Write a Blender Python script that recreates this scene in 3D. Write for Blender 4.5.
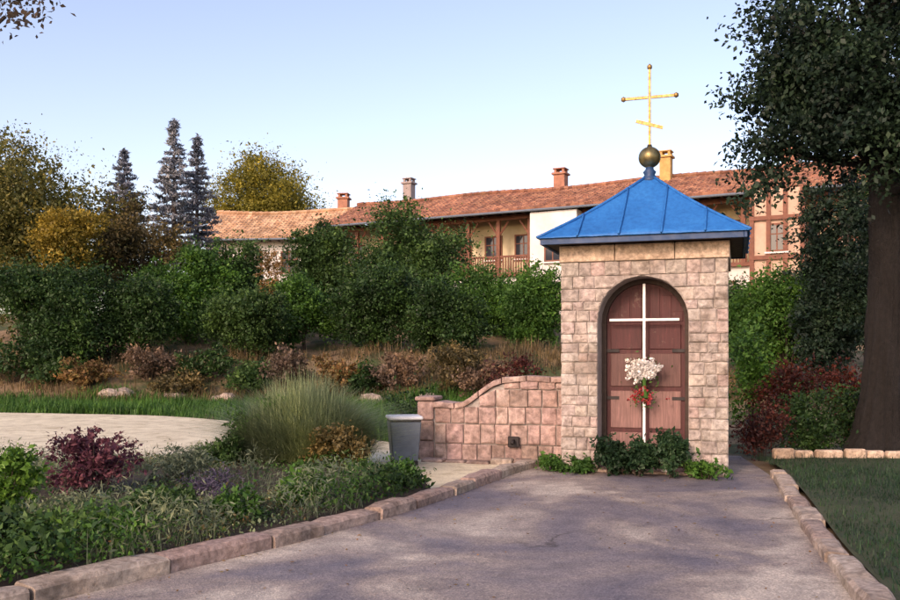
import bpy, bmesh, math, random
import numpy as np
from mathutils import Vector, Matrix

for o in list(bpy.data.objects):
    bpy.data.objects.remove(o, do_unlink=True)
scene = bpy.context.scene
COL = scene.collection
R = math.radians

# ------------------------------------------------------------------ camera, sky, sun, exposure
CAMZ = 1.6
cam_d = bpy.data.cameras.new('camera')
cam = bpy.data.objects.new('camera', cam_d); COL.objects.link(cam)
cam.location = (0, 0, CAMZ)
cam.rotation_euler = (R(90), 0, 0)
cam_d.sensor_width = 36.0
cam_d.lens = 35.32
cam_d.shift_y = 55.0 / 900.0
cam_d.clip_end = 3000
scene.camera = cam

SUN_EL = R(27)
SUN_DIR2 = Vector((-0.50, -0.866))            # towards the sun: behind the camera, to the left
world = bpy.data.worlds.new('World'); scene.world = world
world.use_nodes = True
wn = world.node_tree
wn.nodes.clear()
sky = wn.nodes.new('ShaderNodeTexSky')
sky.sky_type = 'NISHITA'
sky.sun_disc = False
sky.sun_elevation = SUN_EL
sky.sun_rotation = math.atan2(SUN_DIR2.x, SUN_DIR2.y)
sky.air_density = 1.0; sky.dust_density = 2.0; sky.ozone_density = 2.5
bg = wn.nodes.new('ShaderNodeBackground'); bg.inputs['Strength'].default_value = 0.15
wo = wn.nodes.new('ShaderNodeOutputWorld')
wn.links.new(sky.outputs[0], bg.inputs[0]); wn.links.new(bg.outputs[0], wo.inputs[0])

sun_d = bpy.data.lights.new('sun', 'SUN')
sun_d.energy = 0.92; sun_d.angle = R(10); sun_d.color = (1.0, 0.88, 0.77)
sun = bpy.data.objects.new('sun', sun_d); COL.objects.link(sun)
sv = Vector((SUN_DIR2.x * math.cos(SUN_EL), SUN_DIR2.y * math.cos(SUN_EL), math.sin(SUN_EL)))
sun.rotation_euler = sv.to_track_quat('Z', 'Y').to_euler()

vs = scene.view_settings
vs.view_transform = 'Standard'; vs.look = 'None'; vs.exposure = 1.12; vs.gamma = 1.0
vs.use_curve_mapping = False
vs.use_white_balance = True; vs.white_balance_temperature = 8000; vs.white_balance_tint = 27

# ------------------------------------------------------------------ helpers
F = 883.0
def PX(px, D): return (px - 450.0) / F * D
def PZ(py, D): return CAMZ - (py - 355.0) / F * D
def GD(py): return CAMZ * F / (py - 355.0)

def link(o, parent=None):
    COL.objects.link(o)
    if parent is not None: o.parent = parent
    return o
def mesh_obj(name, me, mat, parent=None, loc=(0, 0, 0), rz=0.0):
    o = bpy.data.objects.new(name, me)
    if mat is not None and len(me.materials) == 0: me.materials.append(mat)
    o.location = loc; o.rotation_euler = (0, 0, rz)
    return link(o, parent)
def tag(o, label=None, cat=None, group=None, kind=None):
    if label: o['label'] = label
    if cat: o['category'] = cat
    if group: o['group'] = group
    if kind: o['kind'] = kind
    return o
def thing(name, label, cat, loc=(0, 0, 0), rz=0.0, group=None):
    o = bpy.data.objects.new(name, None)
    o.empty_display_size = 0.2
    o.location = loc; o.rotation_euler = (0, 0, rz)
    link(o)
    return tag(o, label, cat, group)
def pydata(name, vs_, fs, smooth=False):
    me = bpy.data.meshes.new(name)
    me.from_pydata([tuple(v) for v in vs_], [], fs)
    me.update()
    if smooth:
        for p in me.polygons: p.use_smooth = True
    return me
def quads_mesh(name, V, k=4, smooth=False):
    """V: (N,k,3) separate polygons of k corners."""
    V = np.asarray(V, dtype=np.float32)
    n = V.shape[0]
    me = bpy.data.meshes.new(name)
    me.vertices.add(n * k); me.vertices.foreach_set('co', V.reshape(-1))
    me.loops.add(n * k); me.loops.foreach_set('vertex_index', np.arange(n * k, dtype=np.int32))
    me.polygons.add(n)
    me.polygons.foreach_set('loop_start', np.arange(0, n * k, k, dtype=np.int32))
    me.polygons.foreach_set('loop_total', np.full(n, k, dtype=np.int32))
    me.update(calc_edges=True)
    return me
class MB:
    def __init__(s): s.v = []; s.f = []
    def box(s, a, b):
        i = len(s.v)
        x0, y0, z0 = a; x1, y1, z1 = b
        s.v += [(x0,y0,z0),(x1,y0,z0),(x1,y1,z0),(x0,y1,z0),(x0,y0,z1),(x1,y0,z1),(x1,y1,z1),(x0,y1,z1)]
        s.f += [(i,i+3,i+2,i+1),(i+4,i+5,i+6,i+7),(i,i+1,i+5,i+4),(i+1,i+2,i+6,i+5),(i+2,i+3,i+7,i+6),(i+3,i,i+4,i+7)]
        return s
    def tube(s, pts, rad, n=8, cap=True):
        i0 = len(s.v)
        pts = [Vector(p) for p in pts]
        for k, p in enumerate(pts):
            d = (pts[min(k+1, len(pts)-1)] - pts[max(k-1, 0)]).normalized()
            a = d.orthogonal().normalized() if abs(d.z) > .95 else d.cross(Vector((0,0,1))).normalized()
            b = d.cross(a).normalized()
            r = rad[k] if hasattr(rad, '__len__') else rad
            for j in range(n):
                t = 2*math.pi*j/n
                s.v.append(tuple(p + a*(math.cos(t)*r) + b*(math.sin(t)*r)))
        for k in range(len(pts)-1):
            for j in range(n):
                q = i0 + k*n; j2 = (j+1) % n
                s.f.append((q+j, q+j2, q+n+j2, q+n+j))
        if cap:
            s.f.append(tuple(i0+j for j in range(n))[::-1])
            s.f.append(tuple(i0+(len(pts)-1)*n+j for j in range(n)))
        return s
    def lathe(s, prof, n=20, c=(0,0,0)):
        i0 = len(s.v)
        for r, z in prof:
            for j in range(n):
                t = 2*math.pi*j/n
                s.v.append((c[0]+r*math.cos(t), c[1]+r*math.sin(t), c[2]+z))
        for k in range(len(prof)-1):
            for j in range(n):
                q = i0+k*n; j2 = (j+1) % n
                s.f.append((q+j, q+j2, q+n+j2, q+n+j))
        s.f.append(tuple(i0+j for j in range(n))[::-1])
        s.f.append(tuple(i0+(len(prof)-1)*n+j for j in range(n)))
        return s
    def prism(s, poly, y0, y1):
        """polygon in (x,z) extruded along y"""
        i = len(s.v); n = len(poly)
        for x, z in poly: s.v.append((x, y0, z))
        for x, z in poly: s.v.append((x, y1, z))
        s.f.append(tuple(range(i, i+n))); s.f.append(tuple(range(i+2*n-1, i+n-1, -1)))
        for k in range(n):
            k2 = (k+1) % n
            s.f.append((i+k2, i+k, i+n+k, i+n+k2))
        return s
    def mesh(s, name, smooth=False, bevel=0.0):
        me = pydata(name, s.v, s.f, smooth)
        bm = bmesh.new(); bm.from_mesh(me)
        bmesh.ops.recalc_face_normals(bm, faces=bm.faces)
        if bevel > 0:
            bmesh.ops.bevel(bm, geom=list(bm.edges), offset=bevel, segments=1, affect='EDGES', clamp_overlap=True)
        bm.to_mesh(me); bm.free()
        return me
    def obj(s, name, mat, parent=None, smooth=False, bevel=0.0, loc=(0,0,0), rz=0.0):
        return mesh_obj(name, s.mesh(name, smooth, bevel), mat, parent, loc, rz)

# ------------------------------------------------------------------ materials
class NT:
    def __init__(s, name):
        s.m = bpy.data.materials.new(name); s.m.use_nodes = True
        s.t = s.m.node_tree; s.t.nodes.clear()
        s.out = s.n('ShaderNodeOutputMaterial')
    def n(s, typ, **kw):
        nd = s.t.nodes.new(typ)
        for k, v in kw.items():
            if k in nd.inputs: nd.inputs[k].default_value = v
            else: setattr(nd, k, v)
        return nd
    def l(s, a, b): s.t.links.new(a, b)
    def noise(s, scale, detail=4, rough=.55, vec=None, dist=0.0):
        nd = s.n('ShaderNodeTexNoise'); nd.inputs['Scale'].default_value = scale
        nd.inputs['Detail'].default_value = detail; nd.inputs['Roughness'].default_value = rough
        nd.inputs['Distortion'].default_value = dist
        if vec is not None: s.l(vec, nd.inputs['Vector'])
        return nd.outputs[0]
    def ramp(s, fac, stops, interp='LINEAR'):
        nd = s.n('ShaderNodeValToRGB'); cr = nd.color_ramp; cr.interpolation = interp
        while len(cr.elements) < len(stops): cr.elements.new(.5)
        for e, (p, c) in zip(cr.elements, stops):
            e.position = p; e.color = (*c, 1) if len(c) == 3 else c
        s.l(fac, nd.inputs[0]); return nd.outputs[0]
    def mix(s, fac, a, b, mode='MIX'):
        nd = s.n('ShaderNodeMix', data_type='RGBA', blend_type=mode)
        for sock, v in ((nd.inputs[0], fac), (nd.inputs[6], a), (nd.inputs[7], b)):
            if hasattr(v, 'is_linked') or hasattr(v, 'links'): s.l(v, sock)
            elif isinstance(v, (int, float)): sock.default_value = v
            else: sock.default_value = (*v, 1)
        return nd.outputs[2]
    def coord(s, which='Object'): return s.n('ShaderNodeTexCoord').outputs[which]
    def pos(s): return s.n('ShaderNodeNewGeometry').outputs['Position']
    def bump(s, h, strength=.4, dist=.02):
        nd = s.n('ShaderNodeBump'); nd.inputs['Strength'].default_value = strength
        nd.inputs['Distance'].default_value = dist; s.l(h, nd.inputs['Height']); return nd.outputs[0]
    def pbr(s, col, rough=.7, metal=0.0, normal=None, spec=.4):
        b = s.n('ShaderNodeBsdfPrincipled')
        if hasattr(col, 'links'): s.l(col, b.inputs['Base Color'])
        else: b.inputs['Base Color'].default_value = (*col, 1)
        if hasattr(rough, 'links'): s.l(rough, b.inputs['Roughness'])
        else: b.inputs['Roughness'].default_value = rough
        b.inputs['Metallic'].default_value = metal
        b.inputs['Specular IOR Level'].default_value = spec
        if normal is not None: s.l(normal, b.inputs['Normal'])
        return b
    def done(s, b): s.l(b.outputs[0], s.out.inputs[0]); return s.m

def mat_leaf(name, c_dark, c_mid, c_light, rough=.55, transl=.3, nscale=.9):
    m = NT(name)
    g = m.n('ShaderNodeNewGeometry')
    isl = g.outputs['Random Per Island']
    col = m.ramp(isl, [(0, c_dark), (.5, c_mid), (1, c_light)])
    nz = m.ramp(m.noise(nscale, 2, .5, g.outputs['Position']), [(.30, (.50,.55,.55)), (.5, (.95,.95,.95)), (.70, (1.55,1.42,1.15))])
    col = m.mix(1.0, col, nz, 'MULTIPLY')
    b = m.pbr(col, rough, spec=.3)
    t = m.n('ShaderNodeBsdfTranslucent'); m.l(col, t.inputs[0])
    mx = m.n('ShaderNodeMixShader'); mx.inputs[0].default_value = transl
    m.l(b.outputs[0], mx.inputs[1]); m.l(t.outputs[0], mx.inputs[2])
    m.l(mx.outputs[0], m.out.inputs[0])
    return m.m

def mat_stone(name, cols, grain=14, bump=.5, rough=.85):
    m = NT(name)
    oi = m.n('ShaderNodeObjectInfo').outputs['Random']
    p = m.pos()
    n = len(cols)
    base = m.ramp(oi, [(i/(n-1), c) for i, c in enumerate(cols)])
    a = m.noise(grain, 8, .72, p)
    v = m.ramp(a, [(.28, (.50,.47,.45)), (.45, (.88,.86,.85)), (.58, (1.06,1.05,1.04)), (.75, (1.34,1.31,1.26))])
    col = m.mix(1.0, base, v, 'MULTIPLY')
    st = m.ramp(m.noise(1.9, 6, .68, p, .6), [(.36, (.66,.62,.58)), (.5, (.98,.97,.96)), (.66, (1.14,1.12,1.10))])
    col = m.mix(1.0, col, st, 'MULTIPLY')
    pit = m.ramp(m.noise(grain*5, 3, .6, p), [(.30, (.55,.52,.50)), (.40, (1,1,1))])
    col = m.mix(.8, col, pit, 'MULTIPLY')
    spk = m.ramp(m.noise(grain*.85, 3, .55, p, .4), [(.36, (.74,.71,.69)), (.5, (1,1,1)), (.64, (1.24,1.2,1.17))])
    col = m.mix(1.0, col, spk, 'MULTIPLY')
    lich = m.ramp(m.noise(6.5, 6, .7, p), [(.62, (0,0,0)), (.72, (.45,.45,.45))])
    col = m.mix(lich, col, (.30,.30,.24))
    hh = m.mix(.35, a, m.noise(grain*4, 4, .7, p))
    return m.done(m.pbr(col, rough, normal=m.bump(hh, bump*1.3, .022)))

def mat_simple(name, col, rough=.6, metal=0.0, var=.25, nscale=6, bump=.15, dist=.006, spec=.4):
    m = NT(name); p = m.coord('Object')
    a = m.noise(nscale, 5, .6, p)
    v = m.ramp(a, [(.25, (1-var,)*3), (.75, (1+var*.6,)*3)])
    c = m.mix(1.0, col, v, 'MULTIPLY')
    rr = m.ramp(m.noise(nscale*1.7, 3, .6, p), [(.3, (max(rough-.12,0.02),)*3), (.7, (min(rough+.12,1),)*3)])
    return m.done(m.pbr(c, rr, metal, m.bump(m.noise(nscale*5, 4, .6, p), bump, dist), spec))

M = {}
def build_materials():
    # paving: worn warm grey asphalt with patches, stains, aggregate and cracks
    m = NT('asphalt'); p = m.pos()
    big = m.ramp(m.noise(.55, 4, .55, p, .7), [(.36, (.125,.117,.140)), (.45, (.185,.163,.168)), (.53, (.26,.22,.195)), (.62, (.43,.38,.32))])
    mid = m.ramp(m.noise(3.2, 7, .72, p), [(.3, (.68,.68,.70)), (.52, (1,1,1)), (.72, (1.25,1.22,1.18))])
    c = m.mix(1.0, big, mid, 'MULTIPLY')
    ag = m.n('ShaderNodeTexVoronoi'); ag.inputs['Scale'].default_value = 75; m.l(p, ag.inputs['Vector'])
    agc = m.ramp(ag.outputs['Color'], [(.1, (.62,.61,.62)), (.5, (.98,.97,.96)), (.93, (1.55,1.48,1.40))])
    c = m.mix(.75, c, agc, 'MULTIPLY')
    fine = m.noise(160, 2, .7, p)
    c = m.mix(1.0, c, m.ramp(fine, [(.3, (.75,.75,.76)), (.7, (1.22,1.21,1.2))]), 'MULTIPLY')
    # oil and damp stains with shapes of their own
    stn = m.ramp(m.noise(1.15, 6, .66, p, 1.2), [(.60, (1,1,1)), (.70, (.66,.64,.66))])
    c = m.mix(1.0, c, stn, 'MULTIPLY')
    wv = m.n('ShaderNodeTexVoronoi'); wv.feature = 'DISTANCE_TO_EDGE'; wv.inputs['Scale'].default_value = .42
    dn = m.n('ShaderNodeTexNoise'); dn.inputs['Scale'].default_value = 1.9; dn.inputs['Detail'].default_value = 8
    m.l(p, dn.inputs['Vector'])
    add = m.n('ShaderNodeVectorMath', operation='MULTIPLY_ADD'); m.l(dn.outputs['Color'], add.inputs[0])
    add.inputs[1].default_value = (.8,.8,.8); m.l(p, add.inputs[2]); m.l(add.outputs[0], wv.inputs['Vector'])
    crack = m.ramp(wv.outputs['Distance'], [(0.0, (.30,.28,.27)), (.006, (.6,.58,.56)), (.014, (1,1,1))])
    gate = m.ramp(m.noise(.37, 2, .5, p), [(.50, (0,0,0)), (.62, (.8,.8,.8))])
    c = m.mix(1.0, c, m.mix(gate, (1,1,1), crack), 'MULTIPLY')
    hgt = m.mix(.5, ag.outputs['Distance'], m.noise(40, 4, .7, p))
    M['asphalt'] = m.done(m.pbr(c, m.ramp(m.noise(1.1, 3, .6, p), [(.3, (.60,)*3), (.7, (.9,)*3)]), normal=m.bump(hgt, .7, .010)))
    # sand path
    m = NT('sand_gravel'); p = m.pos()
    c = m.ramp(m.noise(.8, 5, .6, p), [(.3, (.60,.53,.375)), (.7, (.76,.69,.50))])
    g = m.noise(45, 4, .7, p)
    c = m.mix(1.0, c, m.ramp(g, [(.3, (.70,.68,.66)), (.7, (1.2,1.19,1.18))]), 'MULTIPLY')
    c = m.mix(1.0, c, m.ramp(m.noise(2.6, 6, .7, p, .5), [(.36, (.70,.66,.60)), (.5, (1,1,1)), (.68, (1.1,1.1,1.1))]), 'MULTIPLY')
    M['sand'] = m.done(m.pbr(c, .95, normal=m.bump(g, .5, .02)))
    # ground (terrain): grass on flats, ochre earth on the bank
    m = NT('ground_earth'); p = m.pos()
    gr = m.ramp(m.noise(1.6, 6, .65, p), [(.3, (.030,.045,.016)), (.55, (.06,.075,.026)), (.75, (.12,.10,.045))])
    ea = m.ramp(m.noise(.9, 6, .65, p), [(.3, (.13,.085,.05)), (.5, (.22,.15,.085)), (.72, (.34,.23,.13))])
    fac = m.ramp(m.noise(.55, 5, .6, p), [(.42, (0,0,0)), (.56, (1,1,1))])
    c = m.mix(fac, gr, ea)
    M['ground'] = m.done(m.pbr(c, .95, normal=m.bump(m.noise(7, 6, .7, p), .8, .08)))
    m = NT('bed_soil'); p = m.pos()
    c = m.ramp(m.noise(9, 6, .7, p), [(.3, (.030,.022,.015)), (.7, (.085,.062,.042))])
    M['soil'] = m.done(m.pbr(c, .95, normal=m.bump(m.noise(30, 5, .7, p), .8, .04)))
    m = NT('lawn_ground'); p = m.pos()
    c = m.ramp(m.noise(3, 6, .65, p), [(.3, (.025,.035,.016)), (.7, (.06,.07,.03))])
    M['lawn'] = m.done(m.pbr(c, .95, normal=m.bump(m.noise(25, 5, .7, p), .7, .03)))
    # stones
    M['stone'] = mat_stone('shrine_stone', [(.34,.305,.275),(.40,.345,.31),(.37,.335,.295),(.45,.41,.375),(.40,.31,.285),(.42,.37,.32),(.32,.28,.255),(.43,.355,.33)], 16, .55)
    M['pink_stone'] = mat_stone('low_wall_stone', [(.38,.265,.235),(.43,.31,.27),(.35,.25,.225),(.46,.35,.305),(.40,.275,.255),(.33,.25,.215)], 14, .6)
    M['kerb'] = mat_stone('kerb_stone', [(.33,.27,.225),(.40,.34,.285),(.29,.22,.19),(.37,.27,.235),(.43,.37,.31)], 20, .6)
    M['rock'] = mat_stone('field_rock', [(.34,.29,.24),(.42,.34,.27),(.38,.30,.27)], 9, .7)
    M['mortar'] = mat_simple('mortar', (.37,.325,.29), .95, var=.35, nscale=9, bump=.6, dist=.02)
    M['band'] = mat_stone('band_stone', [(.50,.39,.29),(.54,.42,.32),(.48,.37,.28)], 20, .3)
    # painted roof sheet
    m = NT('blue_sheet'); p = m.coord('Object')
    a = m.noise(1.4, 4, .55, p)
    c = m.ramp(a, [(.3, (.007,.125,.37)), (.55, (.008,.145,.42)), (.75, (.013,.17,.45))])
    st = m.noise(9, 5, .7, p)
    c = m.mix(m.ramp(st, [(.62, (0,0,0)), (.75, (.25,.25,.25))]), c, (.06,.17,.32))
    mp = m.n('ShaderNodeMapping'); mp.inputs['Scale'].default_value = (11, 11, .5); m.l(p, mp.inputs['Vector'])
    sk = m.ramp(m.noise(1.6, 6, .7, mp.outputs[0]), [(.36, (.72,.76,.80)), (.55, (1,1,1)), (.74, (1.5,1.2,1.08))])
    c = m.mix(.9, c, sk, 'MULTIPLY')
    rs = m.ramp(m.noise(13, 6, .75, p), [(.66, (0,0,0)), (.72, (.7,.7,.7))])
    c = m.mix(rs, c, (.16,.15,.14))
    M['blue'] = m.done(m.pbr(c, m.ramp(a, [(.3, (.42,)*3), (.7, (.6,)*3)]), 0, m.bump(m.noise(3, 3, .5, p), .25, .02), .25))
    M['navy'] = mat_simple('navy_fascia', (.012,.050,.130), .5)
    M['darkwood'] = mat_simple('dark_timber', (.045,.026,.018), .7, var=.4, nscale=12)
    M['gold'] = mat_simple('gilt_metal', (.36,.23,.085), .5, .75, var=.3, nscale=14, bump=.1)
    M['bronze'] = mat_simple('old_bronze', (.26,.21,.10), .42, .9, var=.45, nscale=10, bump=.15)
    def wood(name, col):
        m = NT(name); p = m.coord('Object')
        mp = m.n('ShaderNodeMapping'); mp.inputs['Scale'].default_value = (16, 16, 1.1); m.l(p, mp.inputs['Vector'])
        g = m.noise(2.2, 7, .72, mp.outputs[0], .6)
        c = m.mix(1.0, col, m.ramp(g, [(.3, (.55,.52,.50)), (.55, (1,1,1)), (.72, (1.5,1.45,1.4))]), 'MULTIPLY')
        w = m.ramp(m.noise(5, 6, .75, p), [(.60, (0,0,0)), (.70, (.5,.5,.5))])
        c = m.mix(w, c, (.20,.14,.11))
        return m.done(m.pbr(c, .62, normal=m.bump(g, .5, .008)))
    M['maroon'] = wood('maroon_door', (.075,.018,.018))
    M['lit_rose'] = wood('sunlit_panel', (.235,.125,.11))  # paler door colour standing in for sun on the lower panels
    M['half_lit_rose'] = wood('half_lit_panel', (.125,.06,.052))  # in-between tone where the painted sunlight gives way to niche shade
    M['white'] = mat_simple('white_paint', (.78,.76,.73), .5, var=.12, nscale=10, bump=.08)
    M['whiteflower'] = mat_simple('white_plaque', (.82,.79,.76), .45, var=.08, nscale=10, bump=.05)
    M['iron'] = mat_simple('dark_iron', (.035,.03,.03), .55, .6, var=.4)
    M['greyblue'] = mat_simple('galvanised', (.13,.16,.195), .55, .2, var=.22, nscale=9)
    M['palemetal'] = mat_simple('pale_metal', (.70,.72,.74), .4, .2, var=.15, nscale=9)
    M['petal_white'] = mat_leaf('white_petal', (.66,.62,.58), (.76,.73,.70), (.84,.82,.80), .5, .25)
    M['redpetal'] = mat_leaf('red_petal', (.35,.02,.025), (.45,.04,.05), (.55,.10,.10), .5, .2)
    # building
    m = NT('cream_plaster'); p = m.pos()
    a = m.noise(.6, 6, .65, p)
    c = m.ramp(a, [(.3, (.46,.37,.22)), (.55, (.60,.50,.32)), (.75, (.68,.59,.42))])
    M['cream'] = m.done(m.pbr(c, .9, normal=m.bump(m.noise(6, 5, .6, p), .4, .03)))
    m = NT('white_plaster'); p = m.pos()
    c = m.ramp(m.noise(.7, 6, .65, p), [(.3, (.56,.52,.48)), (.6, (.74,.71,.67))])
    M['plaster'] = m.done(m.pbr(c, .9, normal=m.bump(m.noise(6, 5, .6, p), .4, .03)))
    m = NT('pink_plaster'); p = m.pos()
    c = m.ramp(m.noise(.7, 6, .65, p), [(.3, (.40,.26,.19)), (.6, (.56,.39,.29))])
    M['pinkplaster'] = m.done(m.pbr(c, .9, normal=m.bump(m.noise(6, 5, .6, p), .4, .03)))
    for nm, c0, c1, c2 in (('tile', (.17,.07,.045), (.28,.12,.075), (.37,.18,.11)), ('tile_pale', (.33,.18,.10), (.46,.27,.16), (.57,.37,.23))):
        m = NT(nm); p = m.coord('Object')
        sn = m.n('ShaderNodeVectorMath', operation='SNAP'); sn.inputs[1].default_value = (.26,.355,50); m.l(p, sn.inputs[0])
        wn_ = m.n('ShaderNodeTexWhiteNoise'); wn_.noise_dimensions = '3D'; m.l(sn.outputs[0], wn_.inputs['Vector'])
        c = m.ramp(wn_.outputs['Value'], [(0, c0), (.5, c1), (1, c2)])
        li = m.ramp(m.noise(.5, 6, .72, p), [(.36, (.62,.62,.58)), (.55, (1,1,1)), (.72, (1.2,1.15,1.1))])
        c = m.mix(1.0, c, li, 'MULTIPLY')
        ms = m.ramp(m.noise(1.6, 6, .75, p), [(.60, (0,0,0)), (.70, (.6,.6,.6))])
        c = m.mix(ms, c, (.16,.14,.095))
        M[nm] = m.done(m.pbr(c, .88, normal=m.bump(m.noise(9, 5, .7, p), .5, .03)))
    M['redwood'] = mat_simple('red_brown_timber', (.20,.075,.045), .7, var=.35, nscale=5)
    M['brick'] = mat_simple('chimney_brick', (.38,.17,.11), .85, var=.35, nscale=4)
    M['greybrick'] = mat_simple('chimney_render', (.33,.27,.25), .9, var=.3, nscale=4)
    M['sunlitbrick'] = mat_simple('chimney_brick_sunlit', (.55,.33,.12), .85, var=.3, nscale=4)  # brick turned golden: sunlight on this chimney put into its colour
    m = NT('window_glass'); M['glass'] = m.done(m.pbr((.03,.035,.045), .08, spec=.6))
    M['bark'] = mat_simple('bark', (.075,.055,.042), .95, var=.5, nscale=7, bump=1.0, dist=.05)
    M['bark_dark'] = mat_simple('dark_bark', (.022,.018,.016), .95, var=.6, nscale=14, bump=1.0, dist=.05)
    # foliage
    L = mat_leaf
    M['olive'] = L('leaf_olive', (0.075,0.088,0.022), (0.131,0.131,0.035), (0.213,0.181,0.050))
    M['golden'] = L('leaf_golden', (.15,.11,.018), (.25,.185,.028), (.36,.27,.05))
    M['brownleaf'] = L('leaf_brownish', (0.074,0.061,0.027), (0.128,0.101,0.041), (0.203,0.149,0.061))
    M['yellowgreen'] = L('leaf_yellow_green', (0.130,0.125,0.018), (0.210,0.190,0.028), (0.290,0.250,0.045))
    M['dark'] = L('leaf_dark_green', (.022,.056,.016), (.042,.098,.026), (.074,.150,.038))
    M['verydark'] = L('leaf_blackish_green', (.012,.036,.010), (.024,.064,.016), (.044,.105,.026), transl=.25)
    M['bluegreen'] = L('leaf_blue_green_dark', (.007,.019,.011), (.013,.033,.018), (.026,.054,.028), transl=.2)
    M['deep'] = L('leaf_deep_green', (.012,.040,.018), (.022,.062,.026), (.040,.090,.036))
    M['green'] = L('leaf_green', (.028,.090,.016), (.050,.145,.024), (.090,.205,.038))
    M['bright'] = L('leaf_bright_green', (0.048,0.126,0.017), (0.084,0.198,0.026), (0.132,0.264,0.042))
    M['sage'] = L('leaf_sage', (.085,.115,.068), (.135,.17,.10), (.20,.24,.145))
    M['light'] = L('leaf_light_green', (.12,.165,.080), (.19,.25,.125), (.29,.35,.19))
    M['purple'] = L('leaf_purple', (0.075,0.022,0.037), (0.131,0.040,0.060), (0.213,0.081,0.094))
    M['maroonleaf'] = L('leaf_maroon', (0.052,0.016,0.013), (0.098,0.026,0.021), (0.169,0.046,0.031))
    M['redleaf'] = L('leaf_red_brown', (.050,.014,.010), (.090,.022,.014), (.150,.038,.022))
    M['lavender'] = L('leaf_lavender', (0.085,0.070,0.105), (0.140,0.110,0.170), (0.190,0.160,0.220))
    M['spruce'] = L('needle_blue_hazed', (.13,.15,.185), (.20,.225,.275), (.28,.30,.36), transl=.15)  # blue needles, with distance haze painted in as a lighter colour
    M['dry'] = L('dry_grass', (.085,.070,.035), (.150,.110,.055), (.230,.160,.085))
    M['pinkbrown'] = L('leaf_dull_brown', (0.105,0.070,0.049), (0.168,0.112,0.077), (0.252,0.175,0.126))
    M['autumn'] = L('leaf_autumn', (0.160,0.085,0.035), (0.240,0.130,0.050), (0.200,0.170,0.060))
build_materials()

# ------------------------------------------------------------------ ground
def sst(a, b, x):
    t = np.clip((np.asarray(x, dtype=float) - a) / (b - a), 0, 1)
    return t*t*(3-2*t)
HILL = 2.0
def terrain(x, y):
    x = np.asarray(x, dtype=float); y = np.asarray(y, dtype=float)
    z = -0.035 + 0*x
    bankshift = .8*np.sin(x*.21) + .4*np.sin(x*.55+1)
    z = z + 1.75*sst(27.0, 33.5, y + bankshift) + 1.9*sst(33.5, 44, y)
    z = z + .10*np.sin(x*1.1+y*.7)*sst(26, 30, y) + .06*np.sin(x*2.3-y*1.9)*sst(26, 30, y)
    u = x*SUN_DIR2.x + y*SUN_DIR2.y
    z = z + HILL*sst(30, 100, u)*(1+.03*np.sin(x*.09)+.02*np.sin(x*.21+2))
    return z
def tz(x, y): return float(terrain(x, y))

def axis(lo, hi, dense_lo, dense_hi, step, n_out):
    mid = np.arange(dense_lo, dense_hi+1e-6, step)
    a = dense_lo - (dense_lo-lo)*np.linspace(1, 0, n_out, endpoint=False)**2.2
    b = dense_hi + (hi-dense_hi)*np.linspace(0, 1, n_out+1)[1:]**2.2
    return np.concatenate([a, mid, b])
gx = axis(-900, 900, -30, 34, .8, 34); gy = axis(-900, 1500, -4, 62, .6, 34)
GX, GY = np.meshgrid(gx, gy)
GZ = terrain(GX, GY)
V = np.stack([GX, GY, GZ], -1).reshape(-1, 3)
nx, ny = len(gx), len(gy)
idx = np.arange(nx*ny).reshape(ny, nx)
fs = np.stack([idx[:-1,:-1], idx[:-1,1:], idx[1:,1:], idx[1:,:-1]], -1).reshape(-1, 4)
me = pydata('ground', V.tolist(), fs.tolist(), True)
tag(mesh_obj('ground', me, M['ground']), kind='structure')

def interp_line(pts, step):
    out = []
    for (a, b) in zip(pts[:-1], pts[1:]):
        a = Vector(a); b = Vector(b); n = max(1, int((b-a).length/step))
        for k in range(n): out.append(a.lerp(b, k/n))
    out.append(Vector(pts[-1])); return out
def smooth_line(pts, it=3):
    pts = [Vector(p) for p in pts]
    for _ in range(it):
        q = [pts[0]]
        for a, b in zip(pts[:-1], pts[1:]): q += [a.lerp(b, .25), a.lerp(b, .75)]
        q.append(pts[-1]); pts = q
    return pts
KL = [(-9.0,-3.4), (-6.2,.5), (-4.0,3.75), (-2.49,5.86), (-1.38,7.4), (-.925,8.17), (-.41,9.0), (.24,10.47), (.80,11.75), (1.30,12.75)]
KR = [(.30,-3.4), (1.12,0), (1.9,3.0), (2.70,5.96), (3.09,7.56), (4.05,11.0), (4.25,11.7)]
kl = smooth_line(KL, 2); kr = smooth_line(KR, 2)

def strip_between(name, left, right, z, mat, n=60, kind='structure', m=10):
    def resample(pts, n):
        L = [0]
        for a, b in zip(pts[:-1], pts[1:]): L.append(L[-1]+(b-a).length)
        out = []
        for k in range(n+1):
            t = L[-1]*k/n; j = max(i for i in range(len(L)) if L[i] <= t+1e-9); j = min(j, len(pts)-2)
            out.append(pts[j].lerp(pts[j+1], (t-L[j])/max(L[j+1]-L[j], 1e-9)))
        return out
    a = resample(left, n); b = resample(right, n)
    vs_, f_ = [], []
    for i in range(n+1):
        for j in range(m+1):
            p = a[i].lerp(b[i], j/m); zz = z(p.x, p.y, j/m) if callable(z) else z
            vs_.append((p.x, p.y, zz))
    for i in range(n):
        for j in range(m):
            q = i*(m+1)+j; f_.append((q, q+1, q+m+2, q+m+1))
    o = mesh_obj(name, pydata(name, vs_, f_, True), mat)
    return tag(o, kind=kind)
# forecourt paving runs under the shrine front
strip_between('paved_forecourt', kl + [Vector((1.5,14.6))], kr + [Vector((4.6,14.0))], 0.0, M['asphalt'])
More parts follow.
